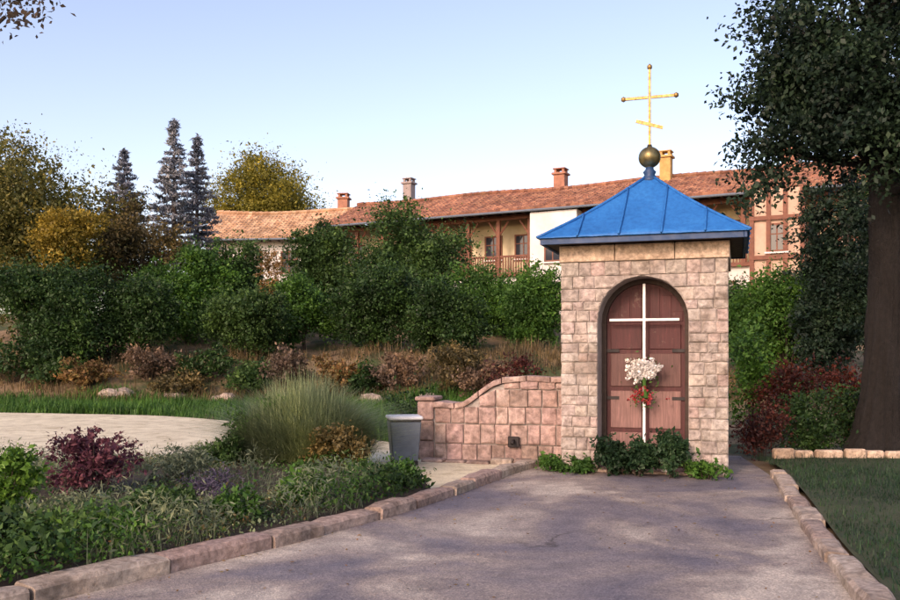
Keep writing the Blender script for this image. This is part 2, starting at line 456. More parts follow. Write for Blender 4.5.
# sandy path: from the far left to the front of the low wall
PN = smooth_line([(-30,8.6), (-18,9.4), (-11,10.4), (-6.5,11.0), (-3.8,12.4), (-1.6,12.0), (-.55,10.4), (-.1,9.85)], 2)
PF = smooth_line([(-30,24.0), (-16,24.6), (-8,23.6), (-3.5,20.0), (-.6,15.2), (.8,13.6), (1.45,13.1)], 2)
strip_between('sandy_path', PF, PN, lambda x, y, t: max(tz(x, y), -.03) + .045 + .02*math.sin(x*.9)*math.sin(y*.8), M['sand'], n=70, m=14)
# planted bed left of the kerb
def off(line, d):
    out = []
    for i, p in enumerate(line):
        t = (line[min(i+1, len(line)-1)] - line[max(i-1, 0)]).normalized()
        out.append(p + Vector((-t.y, t.x))*d)
    return out
bedR = off([p for p in kl if p.y < 10.2], .215)
BEDL = smooth_line([(-26,-3), (-24,5), (-18,9.6), (-11,10.6), (-6.5,11.2), (-3.8,12.6), (-1.7,12.1), (-.75,10.6)], 2)
def bed_z(x, y, t): return .085 + .16*math.sin(min(t*2.2, 1)*math.pi*.5)*min(1, (1-t)*6+.02) + .03*math.sin(x*2.1)*math.cos(y*1.7)
strip_between('planted_bed', bedR, BEDL, lambda x, y, t: bed_z(x, y, t)-.02, M['soil'], n=50, m=24)
lawnL = off([p for p in kr], -.20)
strip_between('lawn', [Vector((8,-3.4)), Vector((11,3)), Vector((12,8)), Vector((12.5,13.2))][::1], lawnL + [Vector((4.7,13.2))], lambda x, y, t: .075+.02*math.sin(x*1.3+y), M['lawn'], n=40, m=16)

# ------------------------------------------------------------------ kerbs, every stone a piece
def kerb(name, line, side, width, h, rng, lo=.55, hi=1.05):
    root = bpy.data.objects.new(name, None); link(root); tag(root, kind='structure')
    fine = interp_line(line, .04)
    i = 0
    while i < len(fine)-4:
        n = int(rng.uniform(lo, hi)/.04); j = min(i+n, len(fine)-1)
        if (fine[j]-fine[i]).length < .2: break
        a, b = fine[i], fine[j]; d = (b-a).normalized(); nrm = Vector((-d.y, d.x))*side
        a2 = a + d*.012; b2 = b - d*rng.uniform(.008, .03)
        w = width + rng.uniform(-.02, .03); hh = h + rng.uniform(-.015, .02); o0 = rng.uniform(-.018, .012)
        L = (b2-a2).length
        mb = MB()
        segs = 4
        for s in range(segs+1):
            x = L*s/segs
            j1 = rng.uniform(-.010,.010); j2 = rng.uniform(-.010,.010); j3 = rng.uniform(-.008,.008)
            e = .022 if s in (0, segs) else 0
            mb.v += [(x, o0, -.1), (x, o0+j1, hh*.72), (x, o0+.028+j1, hh-e*.7+j3), (x, o0+w-.03+j2, hh-e*.7+j2*.6), (x, o0+w+j2, hh*.75), (x, o0+w, -.1)]
        for s in range(segs):
            for k in range(5):
                q = s*6+k; mb.f.append((q, q+6, q+7, q+1))
        mb.f.append((0,1,2,3,4,5)); q = segs*6; mb.f.append((q+5,q+4,q+3,q+2,q+1,q))
        if side < 0: mb.v = [(x, -y, z) for x, y, z in mb.v]
        mb.obj('kerb_stone', M['kerb'], root, loc=(a2.x, a2.y, 0), rz=math.atan2(d.y, d.x))
        i = j
    return root
rng = random.Random(4)
kerb('kerb', [p for p in kl if p.y > .3], 1, .21, .115, rng)
kerb('kerb', [p for p in kr if p.y > .3], -1, .19, .10, rng)

# ------------------------------------------------------------------ stone pieces
def poly_stone(poly, y0, depth, rng, inset=.016, proud=.012, rough=.006):
    """one masonry block: outline in (x,z), back at y0, front towards -y"""
    if len(poly) == 4:      # chipped, uneven edges
        q = []
        for k in range(4):
            a, b = poly[k], poly[(k+1) % 4]; t = rng.uniform(.3, .7)
            q += [a, (a[0]+(b[0]-a[0])*t + (rng.uniform(-.007,.007) if abs(a[0]-b[0]) < abs(a[1]-b[1]) else 0), a[1]+(b[1]-a[1])*t + (rng.uniform(-.007,.007) if abs(a[0]-b[0]) >= abs(a[1]-b[1]) else 0))]
        poly = q
    n = len(poly)
    cx = sum(p[0] for p in poly)/n; cz = sum(p[1] for p in poly)/n
    pr = rng.uniform(-.3, 1)*proud
    vs_ = []
    for x, z in poly: vs_.append((x, y0, z))
    for x, z in poly: vs_.append((x, y0-depth+.010-pr, z))
    for x, z in poly:
        dx, dz = x-cx, z-cz; l = math.hypot(dx, dz) or 1
        k = max(.3, 1-inset*1.5/l)
        vs_.append((cx+dx*k + rng.uniform(-1,1)*rough*.4, y0-depth-pr + rng.uniform(-1,1)*rough, cz+dz*k))
    vs_.append((cx + rng.uniform(-.02,.02), y0-depth-pr-rng.uniform(0,.010), cz))
    f = [tuple(range(n))]
    for a in (0, n):
        for i in range(n):
            j = (i+1) % n; f.append((a+i, a+n+i, a+n+j, a+j))
    for i in range(n): f.append((2*n+i, 3*n, 2*n+(i+1) % n))
    me = pydata('stone', vs_, f)
    bm = bmesh.new(); bm.from_mesh(me); bmesh.ops.recalc_face_normals(bm, faces=bm.faces); bm.to_mesh(me); bm.free()
    return me
def split_run(a, b, wmin, wmax, rng):
    xs = [a]
    while b - xs[-1] > wmax:
        w = rng.uniform(wmin, wmax)
        if b - (xs[-1]+w) < wmin*.6: w = (b-xs[-1])*.5
        xs.append(xs[-1]+w)
    xs.append(b); return xs

# ------------------------------------------------------------------ the shrine
TH = R(18.0)
SH = thing('shrine', 'small square pink stone shrine with blue pyramid roof and arched niche', 'shrine', (2.58, 11.85, 0), -TH)
W = 1.10; DEP = 2.1; SPR = 2.06; RAD = .60
def lim(z):
    if z < SPR: return RAD
    d = RAD*RAD-(z-SPR)**2
    return math.sqrt(d) if d > 0 else 0.0
def build_shrine():
    rng = random.Random(11)
    # core (mortar) with arched opening
    arc = [(RAD*math.cos(t), SPR+RAD*math.sin(t)) for t in np.linspace(0, math.pi, 17)]
    core = MB()
    outer = [(-W+.015, 0), (-W+.015, 2.98), (W-.015, 2.98), (W-.015, 0)]
    poly = [(-W+.015,0),(-W+.015,2.98),(W-.015,2.98),(W-.015,0),(RAD,0)] + arc + [(-RAD,0)]
    core.prism(poly, .03, .55)
    core.box((-W+.015,.551,0),(W-.015,DEP-.015,2.98))
    core.obj('wall_core', M['mortar'], SH)
    rows = [0]
    while rows[-1] < 2.5: rows.append(rows[-1]+rng.uniform(.115,.175))
    rows = [r*2.68/rows[-1] for r in rows] + [2.87]
    g = .0045
    count = 0
    for a, b in zip(rows[:-1], rows[1:]):
        la, lb = lim(a), lim(b)
        if la > 0:
            runs = [(-W, -1), (1, W)]
        else: runs = [(-W, W)]
        for r in runs:
            if la > 0:
                lm = max(la, lb)
                if r[0] == -W: xs = split_run(-W, -lm, .12, .25, rng)
                else: xs = split_run(lm, W, .12, .25, rng)
            else: xs = split_run(-W, W, .14, .3, rng)
            for k, (x0, x1) in enumerate(zip(xs[:-1], xs[1:])):
                j = lambda: rng.uniform(-.009,.009)
                p = [(x0+g+j(), a+g+j()*.6), (x1-g+j(), a+g+j()*.6), (x1-g+j(), b-g+j()*.6), (x0+g+j(), b-g+j()*.6)]
                if x0 <= -W+1e-6: p[0] = (-W, p[0][1]); p[3] = (-W, p[3][1])
                if x1 >= W-1e-6: p[1] = (W, p[1][1]); p[2] = (W, p[2][1])
                if la > 0 and r[0] == -W and k == len(xs)-2:
                    e = [(-lim(z)-.004, z) for z in np.linspace(a+g, b-g, 5)]
                    p = [p[0]] + e + [p[3]]
                if la > 0 and r[0] != -W and k == 0:
                    e = [(lim(z)+.004, z) for z in np.linspace(b-g, a+g, 5)]
                    p = [p[1], p[2]] + e
                mesh_obj('stone', poly_stone(p, .125, .125, rng), M['stone'], SH); count += 1
    # side walls: right and left piece by piece, back joined
    for side in (1, -1):
        rr = [0]
        while rr[-1] < 2.75: rr.append(rr[-1]+rng.uniform(.20,.28))
        rr = [q*2.87/rr[-1] for q in rr]
        for a, b in zip(rr[:-1], rr[1:]):
            xs = split_run(.13, DEP, .32, .6, rng)
            for x0, x1 in zip(xs[:-1], xs[1:]):
                p = [(x0+g, a+g), (x1-g, a+g), (x1-g, b-g), (x0+g, b-g)]
                me = poly_stone(p, .1, .1, rng)
                o = mesh_obj('stone', me, M['stone'], SH)
                o.rotation_euler = (0, 0, R(90) if side > 0 else R(-90))
                o.location = (W-.1+.0, 0, 0) if side > 0 else (-W+.1, DEP+.13, 0)
                if side > 0:
                    # local x -> +y, local -y -> +x
                    o.location = (W-.1+.1-.0, 0, 0); o.location.x = W
                    for v in me.vertices: v.co.y += 0
                    o.location.x = W-.0; o.location.x -= 0.0
                    for v in me.vertices: v.co.y -= 0.0
                count += 1
    bk = MB()
    for k in range(12):
        xs = split_run(-W+.02, W-.02, .3, .5, rng)
        for x0, x1 in zip(xs[:-1], xs[1:]): bk.box((x0+g, DEP-.02, k*.238+g), (x1-g, DEP+.03, k*.238+.238-g))
    o = bk.obj('rear_stonework', M['stone'], SH, bevel=.01); o['kind'] = 'stuff'
    # plain band under the eaves
    for (x0, x1) in ((-W-.02,-.37),(-.36,.42),(.43,W+.02)):
        MB().box((x0, -.022, 2.875), (x1, .3, 3.1)).obj('band_stone', M['band'], SH, bevel=.008)
    for s in (-1, 1):
        x0, x1 = (W-.28, W+.022) if s > 0 else (-W-.022, -W+.28)
        for y0, y1 in ((.305, 1.19), (1.195, DEP+.02)):
            MB().box((x0, y0, 2.875), (x1, y1, 3.1)).obj('band_stone', M['band'], SH, bevel=.008)
    MB().box((-W+.285, DEP-.2, 2.875), (W-.285, DEP+.02, 3.1)).obj('band_stone', M['band'], SH, bevel=.008)
    # door in the niche: arched frame, two leaves, panels
    fr = MB()
    r0, r1 = RAD-.002, RAD-.065
    n = 18
    ring = [(r0*math.cos(t), SPR+r0*math.sin(t)) for t in np.linspace(0, math.pi, n)]
    ring2 = [(r1*math.cos(t), SPR+r1*math.sin(t)) for t in np.linspace(math.pi, 0, n)]
    fr.prism([(r0,.02)] + ring + [(-r0,.02),(-r1,.02)] + ring2 + [(r1,.02)], .40, .50)
    fr.obj('door_frame', M['darkwood'], SH)
    for s in (-1, 1):
        pts = [(s*.004, .03), (s*(r1-.004), .03)] + [(s*(r1-.004)*math.cos(t), SPR+(r1-.004)*math.sin(t)) for t in np.linspace(0, math.pi/2-.008, 10)]
        leaf = MB().prism(pts, .45, .49).obj('door_leaf', M['maroon'], SH)
        for (za, zb, mt) in ((.10,.52,'lit_rose'), (.58,1.10,'lit_rose'), (1.16,1.62,'half_lit_rose'), (1.68,2.02,'maroon')):  # panels coloured paler downward, painting the sunlight that enters the niche
            MB().box((min(s*.05,s*.48), .432, za), (max(s*.05,s*.48), .4495, zb)).obj('door_panel', M[mt], leaf, bevel=.008)
        for zh in (.35, 1.0, 1.66):
            MB().box((min(s*.36,s*.531), .424, zh-.022), (max(s*.36,s*.531), .4315, zh+.022)).obj('hinge_strap', M['iron'], leaf)
        for kp in range(3):
            MB().box((min(s*(.06+kp*.155), s*(.195+kp*.155)), .441, 2.06), (max(s*(.06+kp*.155), s*(.195+kp*.155)), .4495, SPR + math.sqrt(max(.02, (r1-.03)**2-(.195+kp*.155)**2)))).obj('door_board', M['maroon'], leaf, bevel=.004)
        MB().tube([(s*.03,.43,1.02),(s*.03,.40,1.02),(s*.03,.40,1.14),(s*.03,.43,1.14)], .009, 6).obj('door_handle', M['iron'], leaf)
    # threshold
    MB().box((-RAD+.004, -.03, 0.004), (RAD-.004, .449, .045)).obj('threshold', M['kerb'], SH, bevel=.008)
build_shrine()
def fix_sides():
    # seat the side blocks against the core (they were made around the local origin)
    for o in SH.children:
        if o.name.startswith('stone') and abs(o.rotation_euler.z) > .1:
            o.location.x = (W-.1) if o.rotation_euler.z > 0 else (-W+.1)
            if o.rotation_euler.z < 0: o.location.y = DEP+.13
fix_sides()

def build_shrine_roof():
    E = 1.335; cy = DEP/2; z0 = 3.185; zt = 4.16; top = .07
    # soffit and fascia
    MB().box((-E+.05, cy-E+.05, 3.112), (E-.05, cy+E-.05, 3.145)).obj('soffit', M['darkwood'], SH)
    for a in range(4):
        mb = MB().box((-E, -E, 3.095), (E-.042, -E+.04, 3.180))
        mb.obj('fascia', M['navy'], SH, loc=(0, cy, 0), rz=a*math.pi/2, bevel=.004)
    rf = bpy.data.objects.new('roof', None); link(rf, SH); rf.location = (0, cy, 0)
    Eo = E+.035; slope_h = zt-z0
    nst = 5
    for a in range(4):
        rot = Matrix.Rotation(a*math.pi/2, 4, 'Z')
        # strip polygons on the face in (x, t): half width w(t) = Eo + (top-Eo) t
        def P(x, t, lift=0.0):
            y = -(Eo + (top-Eo)*t); z = z0 + slope_h*t
            nrm = Vector((0, -slope_h, Eo-top)).normalized()
            v = Vector((x, y, z)) + nrm*lift
            v.z += -.10*math.sin(math.pi*t)*.45
            return rot @ v
        xs = np.linspace(-Eo, Eo, nst+1)
        tx = lambda x: (Eo-abs(x))/(Eo-top)
        for x0, x1 in zip(xs[:-1], xs[1:]):
            x0b, x1b = x0+.004, x1-.004
            cols = np.linspace(x0b, x1b, 7); rowsn = 8
            vs_, f_ = [], []
            for c in cols:
                tm = min(1.0, max(tx(c), 0))
                for r in range(rowsn+1): vs_.append(P(c, tm*r/rowsn, .0045*math.sin(c*23+r*1.7+a)+.003*math.sin(c*51-r*2.9)))
            nn = len(vs_)
            for c in cols:
                tm = min(1.0, max(tx(c), 0))
                for r in range(rowsn+1): vs_.append(P(c, tm*r/rowsn, -.012))
            for c in range(6):
                for r in range(rowsn):
                    q = c*(rowsn+1)+r; f_.append((q, q+rowsn+1, q+rowsn+2, q+1)); f_.append((nn+q, nn+q+1, nn+q+rowsn+2, nn+q+rowsn+1))
                q = c*(rowsn+1); f_.append((q, nn+q, nn+q+rowsn+1, q+rowsn+1))
            mesh_obj('roof_panel', pydata('roof_panel', vs_, f_, True), M['blue'], rf)
        for x in xs[1:-1]:
            tm = min(1.0, tx(x))
            MB().tube([P(x, tm*k/6, .018) for k in range(7)], .015, 5).obj('standing_seam', M['blue'], rf, smooth=True)
        MB().tube([P(-(Eo+(top-Eo)*t), t, .008) for t in np.linspace(0, 1, 8)], .022, 6).obj('hip_seam', M['blue'], rf, smooth=True)
    # neck, ball and cross
    MB().lathe([(.13,4.10),(.11,4.17),(.075,4.22),(.095,4.26),(.06,4.30),(.055,4.34)], 20).obj('finial_neck', M['navy'], SH, smooth=True, loc=(0,cy,0))
    pr = [(.05,4.325)] + [(.16*math.sin(t), 4.475-.155*math.cos(t)) for t in np.linspace(.3, math.pi-.25, 13)] + [(.03,4.66)]
    MB().lathe(pr, 24).obj('finial_ball', M['bronze'], SH, smooth=True, loc=(0,cy,0))
    cr = MB()
    cr.box((-.018,-.014,4.65),(.018,.014,5.76)); 
    cr.box((-.36,-.012,5.33),(-.0225,.012,5.372)); cr.box((.0225,-.012,5.33),(.36,.012,5.372))
    c = cr.obj('cross', M['gold'], SH, bevel=.003, loc=(0,cy,0))
    fl = MB()
    for s in (-1, 1): fl.lathe([(.004,-.04),(.035,-.02),(.035,.02),(.004,.04)], 8, (s*.375,0,5.351))
    fl.lathe([(.004,-.04),(.035,-.02),(.035,.02),(.004,.05)], 8, (0,0,5.79))
    fl.obj('cross_knob', M['gold'], c, smooth=True)
    sl = MB().box((-.20,-.010,-.024),(.20,.010,.024)).obj('slanted_bar', M['gold'], c, loc=(0,-.024,4.95)); sl.rotation_euler = (0, R(18), 0)
build_shrine_roof()

def shrine_pt(x, y, z=0.0):
    c, s = math.cos(-TH), math.sin(-TH)
    return (2.58 + x*c - y*s, 11.85 + x*s + y*c, z)
def build_white_cross():
    t = thing('standing_cross', 'tall thin white cross standing in the arched niche', 'cross', shrine_pt(0, .26, .045), -TH)
    MB().box((-.018,-.016,0),(.018,.016,2.53)).obj('upright', M['white'], t, bevel=.003)
    MB().box((-.47,-.0165,2.02),(.47,.0165,2.055)).obj('crossbar', M['white'], t, bevel=.003)
    w = thing('white_bouquet', 'bunch of white flowers tied to the middle of the white cross', 'flowers', shrine_pt(0, .20, 0), -TH)
    rg = np.random.default_rng(19)
    k = 95
    c = np.stack([np.clip(rg.normal(size=k)*.11,-.21,.21), rg.normal(size=k)*.02-.02, 1.40+np.clip(rg.normal(size=k)*.075,-.16,.15)], 1)
    def crd(P, sz, asp):
        a = rg.normal(size=(len(P),3)); a /= np.linalg.norm(a, axis=1, keepdims=True); h = rg.normal(size=(len(P),3)); b = np.cross(a, h); b /= np.linalg.norm(b, axis=1, keepdims=True)
        return np.stack([P-a*sz*.5, P-b*sz*asp*.5, P+a*sz*.5, P+b*sz*asp*.5], 1)
    mesh_obj('petals', quads_mesh('petals', crd(np.repeat(c, 12, 0)+rg.normal(size=(k*12,3))*.018, .046, .8)), M['petal_white'], w)
    P = np.stack([rg.normal(size=110)*.13, rg.normal(size=110)*.02+.02, 1.36+rg.normal(size=110)*.12], 1)
    mesh_obj('leaves', quads_mesh('leaves', crd(P, .06, .4)), M['green'], w)
    MB().tube([(0,.0,1.30),(.015,-.01,1.15),(.03,0,1.02)], [.03,.02,.03], 7).obj('stems', M['green'], w)
    b = thing('votive_lantern', 'small white votive lantern on the shrine threshold behind the greenery', 'lantern', shrine_pt(.30, .0, .046), -TH)
    MB().lathe([(.05,0),(.055,.02),(.042,.04),(.042,.20),(.055,.21),(.02,.27),(.012,.31)], 12).obj('lantern_body', M['white'], b, smooth=False)
    MB().tube([(-.03,0,.27),(-.025,0,.33),(.025,0,.33),(.03,0,.27)], .005, 5).obj('lantern_handle', M['iron'], b)
build_white_cross()

# ------------------------------------------------------------------ low wall left of the shrine
def build_low_wall():
    A = Vector((-.36, 13.35)); B = Vector((1.78, 12.85)); d = (B-A); L = d.length; ang = math.atan2(d.y, d.x)
    wl = thing('low_stone_wall', 'low pink stone wall with curved rising top beside the shrine', 'wall', (A.x, A.y, -.03), ang)
    rng = random.Random(21)
    def top(x): return .90 + .40*float(sst(.45, 1.25, x)) + .01*math.sin(x*9)
    g = .008; T = .40
    core = [(.01,0)] + [(x, top(x)-.08) for x in np.linspace(.01, L, 14)] + [(L,0)]
    MB().prism(core, .03, T-.03).obj('wall_core', M['mortar'], wl)
    rows = [0,.30,.60,.86,1.12,1.5]
    for a, b in zip(rows[:-1], rows[1:]):
        xs = split_run(.13, L, .17, .27, rng)
        for x0, x1 in zip(xs[:-1], xs[1:]):
            t0, t1 = top(x0)-.07, top(x1)-.07
            if min(t0, t1) - a < .03: continue
            xa, xb = x0+g, x1-g
            p = [(xa, a+g), (xb, a+g), (xb, min(b-g, t1)), (xa, min(b-g, t0))]
            if a < .4 < b+.01 and x0 < 1.35 < x1 and a >= .29: pass
            for face in (0, 1):
                me = poly_stone([(q[0]+rng.uniform(-.004,.004), q[1]+rng.uniform(-.004,.004)) for q in p], T/2-.005 if face == 0 else T/2+.005, T/2, rng, proud=.025, rough=.009)
                if face == 1:
                    for v in me.vertices: v.co.y = T - v.co.y + .01
                    me.flip_normals()
                mesh_obj('stone', me, M['pink_stone'], wl)
    # coping stones follow the curve
    xs = split_run(.10, L+.0, .26, .38, rng)
    for x0, x1 in zip(xs[:-1], xs[1:]):
        q = [(x, top(x)-.068) for x in np.linspace(x0+g, x1-g, 4)]; u = [(x, top(x)+.015+rng.uniform(-.006,.006)) for x in np.linspace(x1-g, x0+g, 4)]
        me = poly_stone(q+u, T+.03, T+.06, rng, proud=.008)
        mesh_obj('coping_stone', me, M['pink_stone'], wl)
    # end pier
    for k, (z0, z1) in enumerate(((0,.33),(.34,.64),(.65,.93))):
        MB().box((-.13, -.04, z0), (.115, T+.04, z1)).obj('pier_stone', M['pink_stone'], wl, bevel=.018)
    MB().box((-.16, -.07, .94), (.145, T+.07, 1.0)).obj('pier_cap', M['pink_stone'], wl, bevel=.015)
    # water outlet: dark iron plate with pipe
    pl = MB().box((1.26,-.075,.27),(1.43,-.035,.43)).obj('outlet_plate', M['iron'], wl, bevel=.01)
    MB().tube([(1.345,-.05,.37),(1.345,-.16,.37),(1.345,-.19,.33)], .025, 8).obj('spout', M['iron'], pl, smooth=True)
    # footing stones
    x = .0
    while x < L-.1:
        w = rng.uniform(.22,.4)
        MB().box((x, -.30+rng.uniform(-.04,.04), 0), (min(x+w-.02, L), -.06, rng.uniform(.07,.12))).obj('footing_stone', M['kerb'], wl, bevel=.02)
        x += w
build_low_wall()

def build_bin():
    t = thing('litter_bin', 'grey blue metal litter bin with pale lid left of the low wall', 'bin', (PX(404,12.7), 12.7, .03), R(10))
    b = MB(); w0, w1 = .18, .225
    b.v += [(-w0,-w0,.06),(w0,-w0,.06),(w0,w0,.06),(-w0,w0,.06),(-w1,-w1,.62),(w1,-w1,.62),(w1,w1,.62),(-w1,w1,.62)]
    b.f += [(0,3,2,1),(4,5,6,7),(0,1,5,4),(1,2,6,5),(2,3,7,6),(3,0,4,7)]
    b.obj('bin_body', M['greyblue'], t, bevel=.015)
    MB().box((-.245,-.245,.65),(.245,.245,.70)).obj('lid', M['palemetal'], t, bevel=.015)
    MB().box((-.22,-.22,.621),(.22,.22,.649)).obj('rim', M['iron'], t)
    for x in (-.16,.16):
        for y in (-.16,.16): MB().box((x-.02,y-.02,0),(x+.02,y+.02,.059)).obj('foot', M['iron'], t)
build_bin()

# pale edging stones at the back of the right lawn
ed = bpy.data.objects.new('lawn_edging', None); link(ed); tag(ed, kind='structure')
rng = random.Random(8)
x = 4.75
while x < 7.6:
    w = rng.uniform(.28,.5)
    MB().box((0,-.07,-.05),(w-.03,.07,.15+rng.uniform(-.02,.03))).obj('edging_stone', M['band'], ed, bevel=.025, loc=(x, 13.0+rng.uniform(-.04,.04), .05), rz=rng.uniform(-.08,.08))
    x += w

# ------------------------------------------------------------------ monastery buildings
def window(root, x, z, w, h, y, glassmat='glass', fm='redwood', sill=True):
    f = MB()
    f.box((x-w/2-.09, y-.05, z-.09), (x-w/2, y+.03, z+h+.09)); f.box((x+w/2, y-.05, z-.09), (x+w/2+.09, y+.03, z+h+.09))
    f.box((x-w/2, y-.05, z+h), (x+w/2, y+.03, z+h+.09)); f.box((x-w/2, y-.05, z-.09), (x+w/2, y+.03, z))
    f.box((x-.03, y-.04, z), (x+.03, y+.02, z+h)); f.box((x-w/2, y-.035, z+h*.62), (x-.031, y+.02, z+h*.62+.05)); f.box((x+.031, y-.035, z+h*.62), (x+w/2, y+.02, z+h*.62+.05))
    wd = f.obj('window', M[fm], root)
    MB().box((x-w/2, y-.012, z), (x+w/2, y+.012, z+h)).obj('pane', M[glassmat], wd)
    if sill: MB().box((x-w/2-.15, y-.16, z-.17), (x+w/2+.15, y-.001, z-.095)).obj('sill', M['plaster'], wd)
def chimney(root, x, y, z0, z1, w, mat):
    c = MB().box((x-w/2, y-w/2, z0), (x+w/2, y+w/2, z1)).obj('chimney', M[mat], root, bevel=.02)
    MB().box((x-w/2-.1, y-w/2-.1, z1+.002), (x+w/2+.1, y+w/2+.1, z1+.13)).obj('chimney_cap', M[mat], c, bevel=.02)
    hd = MB()
    for sx in (-1, 1):
        for sy in (-1, 1): hd.box((x+sx*w*.36-.07, y+sy*w*.36-.07, z1+.13), (x+sx*w*.36+.07, y+sy*w*.36+.07, z1+.34))
    hd.box((x-w/2-.04, y-w/2-.04, z1+.341), (x+w/2+.04, y+w/2+.04, z1+.40))
    hd.obj('chimney_hood', M[mat], c)
def gable_roof(root, x0, x1, yf, yb, ze, zr, mat, thick=.16):
    ym = (yf+yb)/2
    # barrel tiles: columns every 0.26 m, courses stepping down the slope
    ncol = int((x1-x0)/.26); courses = 14
    rg = np.random.default_rng(int(abs(x1*10)))
    for (ya, yc, nm) in ((yf, ym, 'roof'), (yb, ym, 'rear_roof')):
        xs = np.linspace(x0, x1, ncol*4+1)
        tt = []
        for k in range(courses): tt += [(k/courses, .0), ((k+1)/courses-.004, .045)]
        wob = np.repeat(rg.normal(size=(courses*2, ncol+1))*.014, 4, axis=1)[:, :ncol*4+1]
        barrel = .055*np.abs(np.sin(np.arange(ncol*4+1)*np.pi/4))
        vs_ = np.zeros((len(tt), len(xs), 3))
        for r, (t, dn) in enumerate(tt):
            sag = -.10*np.sin(math.pi*(xs-x0)/(x1-x0)) - .06*np.sin(xs*.55)
            vs_[r,:,0] = xs; vs_[r,:,1] = ya+(yc-ya)*t
            vs_[r,:,2] = ze+(zr-ze)*t + sag*t - .12*math.sin(math.pi*t) + .05-dn + barrel + wob[r]
        nr, ncx = vs_.shape[:2]; ix = np.arange(nr*ncx).reshape(nr, ncx)
        f_ = np.stack([ix[:-1,:-1], ix[:-1,1:], ix[1:,1:], ix[1:,:-1]], -1).reshape(-1, 4)
        if nm == 'rear_roof': f_ = f_[:, ::-1]
        o = mesh_obj(nm, pydata(nm, vs_.reshape(-1,3).tolist(), f_.tolist()), mat, root)
        md = o.modifiers.new('thick', 'SOLIDIFY'); md.thickness = thick; md.offset = -1
        if nm == 'roof': main = o
    rt = MB(); k = int((x1-x0)/.45)
    for i in range(k):
        a = x0+(x1-x0)*i/k; sag = -.10*math.sin(math.pi*i/k) - .06*math.sin(a*.55)
        rt.tube([(a, ym, zr+.07+sag), (a+.5, ym, zr+.10+sag)], .14, 6)
    o = rt.obj('ridge_tiles', mat, main); o['kind'] = 'stuff'
    MB().tube([(x0+.05, yf-.09, ze-.10), (x1-.05, yf-.09, ze-.14)], .07, 8).obj('gutter', M['greyblue'], main)
    return main
def build_main():
    A = Vector((-7.6, 56.2)); B = Vector((20.0, 42.0)); d = B-A; L = d.length; ang = math.atan2(d.y, d.x)
    zb = 3.2
    t = thing('monastery_wing', 'long cream monastery wing with red tiled roof and timber gallery behind the trees', 'building', (A.x, A.y, zb), ang)
    # local: x along the front, -y to the viewer; heights above zb
    H = 6.4
    MB().box((0, 1.6, -1.5), (L, 8.2, H+.2)).obj('wall', M['cream'], t)
    MB().box((0, .2, -1.5), (L, 1.599, 2.9)).obj('ground_storey', M['plaster'], t)
    MB().box((0, -.05, 2.905), (L, 1.598, 3.1)).obj('gallery_floor', M['redwood'], t)
    px = [i*L/16 for i in range(17)]
    for x in px:
        MB().box((x-.11 if x > 0 else .0, .02, 3.105), (x+.11, .24, H-.25)).obj('gallery_post', M['redwood'], t)
        br = MB()
        for s in (-1, 1): br.tube([(x+s*.08, .13, H-1.1), (x+s*.62, .13, H-.3)], .06, 5)
        br.obj('post_brace', M['redwood'], t)
    MB().box((0, .0, H-.245), (L, .26, H+.02)).obj('wall_plate', M['redwood'], t)
    MB().box((0, .08, 4.02), (L, .18, 4.12)).obj('handrail', M['redwood'], t)
    bl = MB()
    for i in range(int(L/.16)): bl.box((i*.16+.05, .105, 3.11), (i*.16+.11, .155, 4.018))
    o = bl.obj('balusters', M['redwood'], t); o['kind'] = 'stuff'
    for i in range(16):
        xc = (px[i]+px[i+1])/2
        if i % 3 == 1:
            dd = MB().box((xc-.5, 1.53, 3.11), (xc+.5, 1.597, 5.2)).obj('door', M['redwood'], t); MB().box((xc+.3,1.47,4.1),(xc+.36,1.529,4.2)).obj('door_handle', M['iron'], dd)
        else: window(t, xc, 4.15, .95, 1.25, 1.56)
    for i in range(0, 16, 2): window(t, (px[i]+px[i+1])/2, .9, .9, 1.2, .17)
    # white bay seen just left of the shrine roof
    def lx(pxl, dd=0):       # pixel column -> local x on the front line
        r = (pxl-450)/F; # x = r*y ; point A + s*d
        s = (r*A.y - A.x)/(d.x - r*d.y); return s*L
    b0, b1 = lx(536), lx(582)
    bay = MB().box((b0, -.9, 2.4), (b1, .0-.005, H-.1)).obj('bay', M['plaster'], t)
    window(bay, (b0+b1)/2, 3.6, .8, 1.0, -.93)
    # projecting timber-clad stair tower at the right end
    c0, c1 = lx(757), lx(806)
    tw = MB().box((c0, -1.6, -1.5), (c1, -.06, H+.0)).obj('stair_tower', M['pinkplaster'], t)
    for k in range(4):
        xx = c0 + (c1-c0)*k/3
        MB().box((xx-.10, -1.74, -1.5), (xx+.10, -1.602, H)).obj('timber_post', M['redwood'], tw)
    for zz in (1.2, 3.0, 4.9): MB().box((c0-.12, -1.76, zz), (c1+.12, -1.741, zz+.2)).obj('timber_rail', M['redwood'], tw)
    window(tw, c0+(c1-c0)*.5, 3.45, .8, 1.2, -1.63)
    gable_roof(t, -.5, L+.6, -1.0, 8.8, H+.12, H+2.1, M['tile'])
    # rafter tails under the eaves
    rf = MB()
    for i in range(int(L/.6)): rf.box((i*.6+.2, -.85, H-.02), (i*.6+.32, .3, H+.09))
    o = rf.obj('rafter_tails', M['darkwood'], t); o['kind'] = 'stuff'
    chimney(t, lx(405)-2.3, 4.5, H+1.40, H+3.35, .62, 'greybrick')
    chimney(t, lx(556)-1.25, 4.2, H+1.50, H+2.90, .7, 'brick')
    chimney(t, lx(664)-.75, 3.6, H+1.20, H+3.15, .62, 'sunlitbrick')
    chimney(t, lx(795)-.6, 3.4, H+1.10, H+2.80, .8, 'brick')
build_main()
